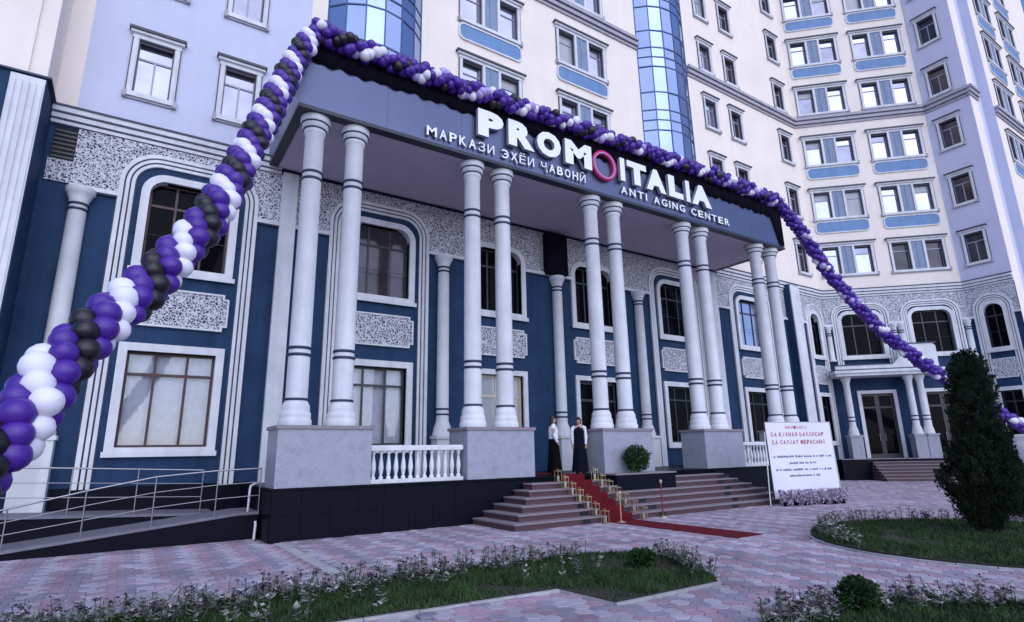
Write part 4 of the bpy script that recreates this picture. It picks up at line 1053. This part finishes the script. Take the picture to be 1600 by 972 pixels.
bush('round green bush on the black block beside the stairs', 12.95, -.9, 1.085, .40, .78, 3500)
bush('low green bush at the right end of the long flower bed', 6.62, -7.2, .03, .22, .24, 1500)
bush('small round green shrub among the bottom right flowers', 6.62, -10.32, .03, .20, .34, 2200, L=(.02, .05))
bush('low dark hedge bush behind the cypress at the right edge', 17.6, -8.6, .0, .5, .7, 2500)

# ------------------------------------------------------------------ notice board
bx, by = 16.80, -2.80; ang = math.atan2(-.299, .955); BW = 2.50
NB = thing('notice_board', 'white notice board with red Cyrillic headline on an easel right of the stairs', 'notice board', (bx, by, 0), ang)
tilt = R(1.5)
def tb(me, loc, name, parent=None):
    o = link(name, me, parent or NB, loc); o.rotation_euler = (-tilt, 0, 0); return o
q = MB(); q.box(0, BW, 0, .04, .20, 2.50); pn = part('panel', q, 'board_white', NB); pn.rotation_euler = (-tilt, 0, 0)
q = MB()
for a in ((-.015, 0, .185, 2.515), (BW, BW+.015, .185, 2.515)): q.box(a[0], a[1], -.012, .045, a[2], a[3])
q.box(0, BW, -.012, .045, 2.501, 2.515); q.box(0, BW, -.012, .045, .185, .199); part('frame', q, 'steel', pn)
for x in (-.04, BW+.02):
    q = MB(); q.tube([(x, .08, 2.2), (x-.12 if x < 1 else x+.05, .05, 0)], .018, 8); part('leg', q, 'white_trim', NB)
q = MB(); q.tube([(BW/2, .2, 2.1), (BW/2, .85, 0)], .018, 8); part('leg', q, 'white_trim', NB)
def board_line(text, xc, w, z, h, m, bold=.015):
    ws = [.5 if c == ' ' else 1.0 for c in text]; sc = w/sum(ws); x = xc-w/2
    for c, k in zip(text, ws):
        if c != ' ':
            me = letter_mesh(c, sc*.74, h, .003, bold if ord(c) < 128 else 0.0, mats=(m, m)); part('letter', me, None, pn, (x, -.002, z))
        x += k*sc
board_line('HИЛ-ДЖУЗ', BW*.47, .85, 2.30, .09, 'board_red'); board_line('БA KӮЖHAЯ БAҲДИCAP', BW*.48, 2.05, 2.06, .13, 'board_red', .03); board_line('БA CAЛДAT MEPACAHД', BW*.48, 2.05, 1.82, .13, 'board_red', .03)
for z, w in ((1.42, 2.2), (1.22, 1.05), (1.02, 2.15), (.84, 1.2)):
    q = MB(); x = BW*.5-w/2; e = x+w
    while x < e-.05:
        c = rng.uniform(.03, .07); q.box(x, x+c, -.004, -.001, z+rng.uniform(-.012, .0), z+rng.uniform(.035, .06)); x += c+rng.choice((.012, .015, .06))
    part('text_line', q, 'board_grey', pn)
# bouquets at the foot of the board
for k in range(7):
    x = .16+k*.36; p = Matrix.Rotation(ang, 3, 'Z') @ Vector((x, -.22+rng.uniform(-.05, .05), 0)); t = thing('bouquet', ['first', 'second', 'third', 'fourth', 'fifth', 'sixth', 'seventh'][k]+' pale flower bunch from the left at the foot of the notice board', 'flowers', (bx+p.x, by+p.y, 0), group='flower bunches under the notice board')
    v = MB(); v.lathe([(.06, 0), (.09, .08), (.10, .12)], 12); part('pot', v, 'matte_black', t)
    q = MB()
    for _ in range(150):
        a = rng.uniform(0, 6.28); rr = .24*math.sqrt(rng.random()); h = rng.uniform(.06, .46); c = Vector((rr*math.cos(a), rr*math.sin(a)*.7, h)); L = rng.uniform(.025, .055)
        for z in range(3):
            d = Vector((rng.gauss(0, 1), rng.gauss(0, 1), rng.gauss(0, 1))).normalized()*L; s2 = d.cross(Vector((0.3, .2, 1))).normalized()*L*.6
            q.add([c-d, c+s2, c+d, c-s2], [(0, 1, 2, 3)], 0 if rng.random() < .76 else (1 if rng.random() < .4 else 2))
    part('blooms', q, ['bloom_lilac', 'flower_dark', 'flower_leaf'], t)['kind'] = 'stuff'
# white planter vase at the right edge of the view
t = thing('garden_urn', 'white ornamental urn at the right edge behind the cypress', 'urn', (29.9, -5.35, 0))
q = MB(); q.lathe([(.5, 0), (.5, .15), (.38, .22), (.36, .75), (.45, .8), (.25, .9), (.2, 1.1), (.5, 1.4), (.66, 1.75), (.64, 1.88), (.76, 1.95), (.74, 2.05)], 24); part('bowl', q, 'white_trim', t)
q = MB(); q.box(-.5, .5, -.5, .5, -.03, -.002); part('base', q, 'white_trim', t)

# ------------------------------------------------------------------ people
def skin_body(verts, edges, root, parent, m='skin'):
    me = bpy.data.meshes.new('body'); me.from_pydata([v[:3] for v in verts], edges, []); me.materials.append(MATS[m])
    o = link('body', me, parent); md = o.modifiers.new('skin', 'SKIN'); md.use_smooth_shade = True
    sv = me.skin_vertices[0].data
    for i, v in enumerate(verts): sv[i].radius = (v[3], v[4] if len(v) > 4 else v[3]); sv[i].use_root = (i == root)
    sb = o.modifiers.new('sub', 'SUBSURF'); sb.levels = 1; sb.render_levels = 2
    return o
def person(label, loc, rz, dress, arms, sleeve, hairlong, topm):
    t = thing('person', label, 'person', loc, rz)       # faces local -y
    H = 1.64
    V = [(0, 0, .93, .13, .11), (0, .01, 1.08, .105, .09), (0, 0, 1.24, .135, .10), (0, .01, 1.36, .10, .075), (0, .005, 1.42, .05, .05), (0, -.005, 1.47, .052, .055), (0, -.012, 1.54, .075, .09), (0, -.005, 1.60, .062, .075)]
    E_ = [(0, 1), (1, 2), (2, 3), (3, 4), (4, 5), (5, 6), (6, 7)]
    for s in (-1, 1):      # legs
        b = len(V); V += [(s*.085, 0, .86, .085), (s*.095, -.01, .48, .055), (s*.09, .01, .25, .05), (s*.09, .015, .08, .035), (s*.10, -.09, .035, .035, .028)]
        E_ += [(0, b), (b, b+1), (b+1, b+2), (b+2, b+3), (b+3, b+4)]
    for s, A in zip((-1, 1), arms):   # arms: elbow and wrist positions
        b = len(V); el, wr = A; d = (Vector(wr)-Vector(el)).normalized()
        V += [(s*.165, .01, 1.35, .055), (*el, .042), (*wr, .026), (*(Vector(wr)+d*.05), .035, .022)]
        E_ += [(3, b), (b, b+1), (b+1, b+2), (b+2, b+3)]
        hd = Vector(wr)+d*.05; side = d.cross(Vector((0, 1, .2))).normalized()
        for f in range(4):
            c = len(V); p0 = hd+side*(f-1.5)*.018+d*.035; p1 = p0+d*(.045+.006*(1.5-abs(f-1.4)))+Vector((0, -.008, 0)); V += [(*p0, .0085), (*p1, .007)]; E_ += [(b+3, c), (c, c+1)]
        c = len(V); p0 = hd+side*.035+Vector((0, -.012, 0)); p1 = p0+side*.012+d*.035; V += [(*p0, .0095), (*p1, .008)]; E_ += [(b+3, c), (c, c+1)]
    body = skin_body(V, E_, 0, t)
    # face
    for s in (-1, 1):
        q = MB(); q.lathe([(.001, -.008), (.009, -.004), (.009, .004), (.001, .008)], 8); e = part('eye', q, 'hair', body, (s*.03, -.098, 1.555))
        q = MB(); q.box(-.006, .006, -.012, .012, -.025, .025); part('ear', q, 'skin', body, (s*.078, .0, 1.545))
    q = MB(); q.add([(-.011, 0, -.018), (.011, 0, -.018), (0, -.022, -.014), (0, .0, .022)], [(0, 1, 2), (1, 3, 2), (0, 2, 3), (0, 3, 1)]); part('nose', q, 'skin', body, (0, -.094, 1.53))
    q = MB(); q.box(-.02, .02, -.006, .006, -.006, .006); part('mouth', q, 'red_paint', body, (0, -.09, 1.492))
    def loft(rows, name, m, n=28, ripple=0.0):
        q = MB(); vs = []
        for z, rx, ry, oy in rows:
            for k in range(n):
                a = 2*math.pi*k/n; w = 1+ripple*math.sin(a*7+z*3)*max(0, (1.0-z)); vs.append((rx*w*math.cos(a), oy+ry*w*math.sin(a), z))
        fs = [(i*n+k, i*n+(k+1) % n, (i+1)*n+(k+1) % n, (i+1)*n+k) for i in range(len(rows)-1) for k in range(n)]
        q.add(vs, fs, 0, True); return part(name, q, m, t)
    loft([(.05, .25, .22, 0), (.3, .225, .19, 0), (.7, .20, .16, 0), (.93, .178, .142, 0), (1.08, .145, .12, .01)] + ([(1.24, .168, .132, 0), (1.34, .15, .10, .01), (1.385, .09, .075, .01)] if topm is None else []), 'dress', dress, ripple=.10)
    if topm: loft([(1.00, .17, .14, .005), (1.10, .162, .132, .008), (1.24, .182, .142, 0), (1.34, .185, .11, .01), (1.395, .11, .08, .01), (1.43, .062, .06, .005)], 'blouse', topm)
    for s, A in zip((-1, 1), arms):
        el, wr = map(Vector, A); sh = Vector((s*.165, .01, 1.355)); q = MB(); q.tube([sh+Vector((-s*.05, 0, .02)), sh, el, wr], [.06, .072, .058, .042], 12); part('sleeve', q, sleeve, t)
        q = MB(); q.lathe([(.04, 0), (.045, .05), (.03, .07)], 10); part('shoe', (lambda z: (z.box(-.045, .045, -.17, .07, 0, .055), z)[1])(MB()), 'black_dress', t, (s*.095, 0, .002))
    rows = [(1.47 if not hairlong else 1.15, .085 if not hairlong else .10, .04 if not hairlong else .05, .07), (1.50, .098, .06, .05), (1.56, .098, .085, .035), (1.62, .09, .09, .02), (1.665, .06, .065, .01), (1.685, .01, .01, .01)]
    loft(rows, 'hair', 'hair', 20)
person('person in a white blouse and long black skirt on the top step', (10.42, -.12, FL+.016), R(62), 'black_dress', [((-.20, .03, 1.10), (-.17, -.08, .90)), ((.20, .03, 1.10), (.17, -.16, 1.04))], 'white_blouse', True, 'white_blouse')
person('person in a long navy pinafore dress with white sleeves by the pedestal', (11.58, .12, FL), R(-38), 'navy_dress', [((-.21, .02, 1.10), (-.20, -.04, .86)), ((.21, .02, 1.10), (.20, -.04, .86))], 'white_blouse', False, None)
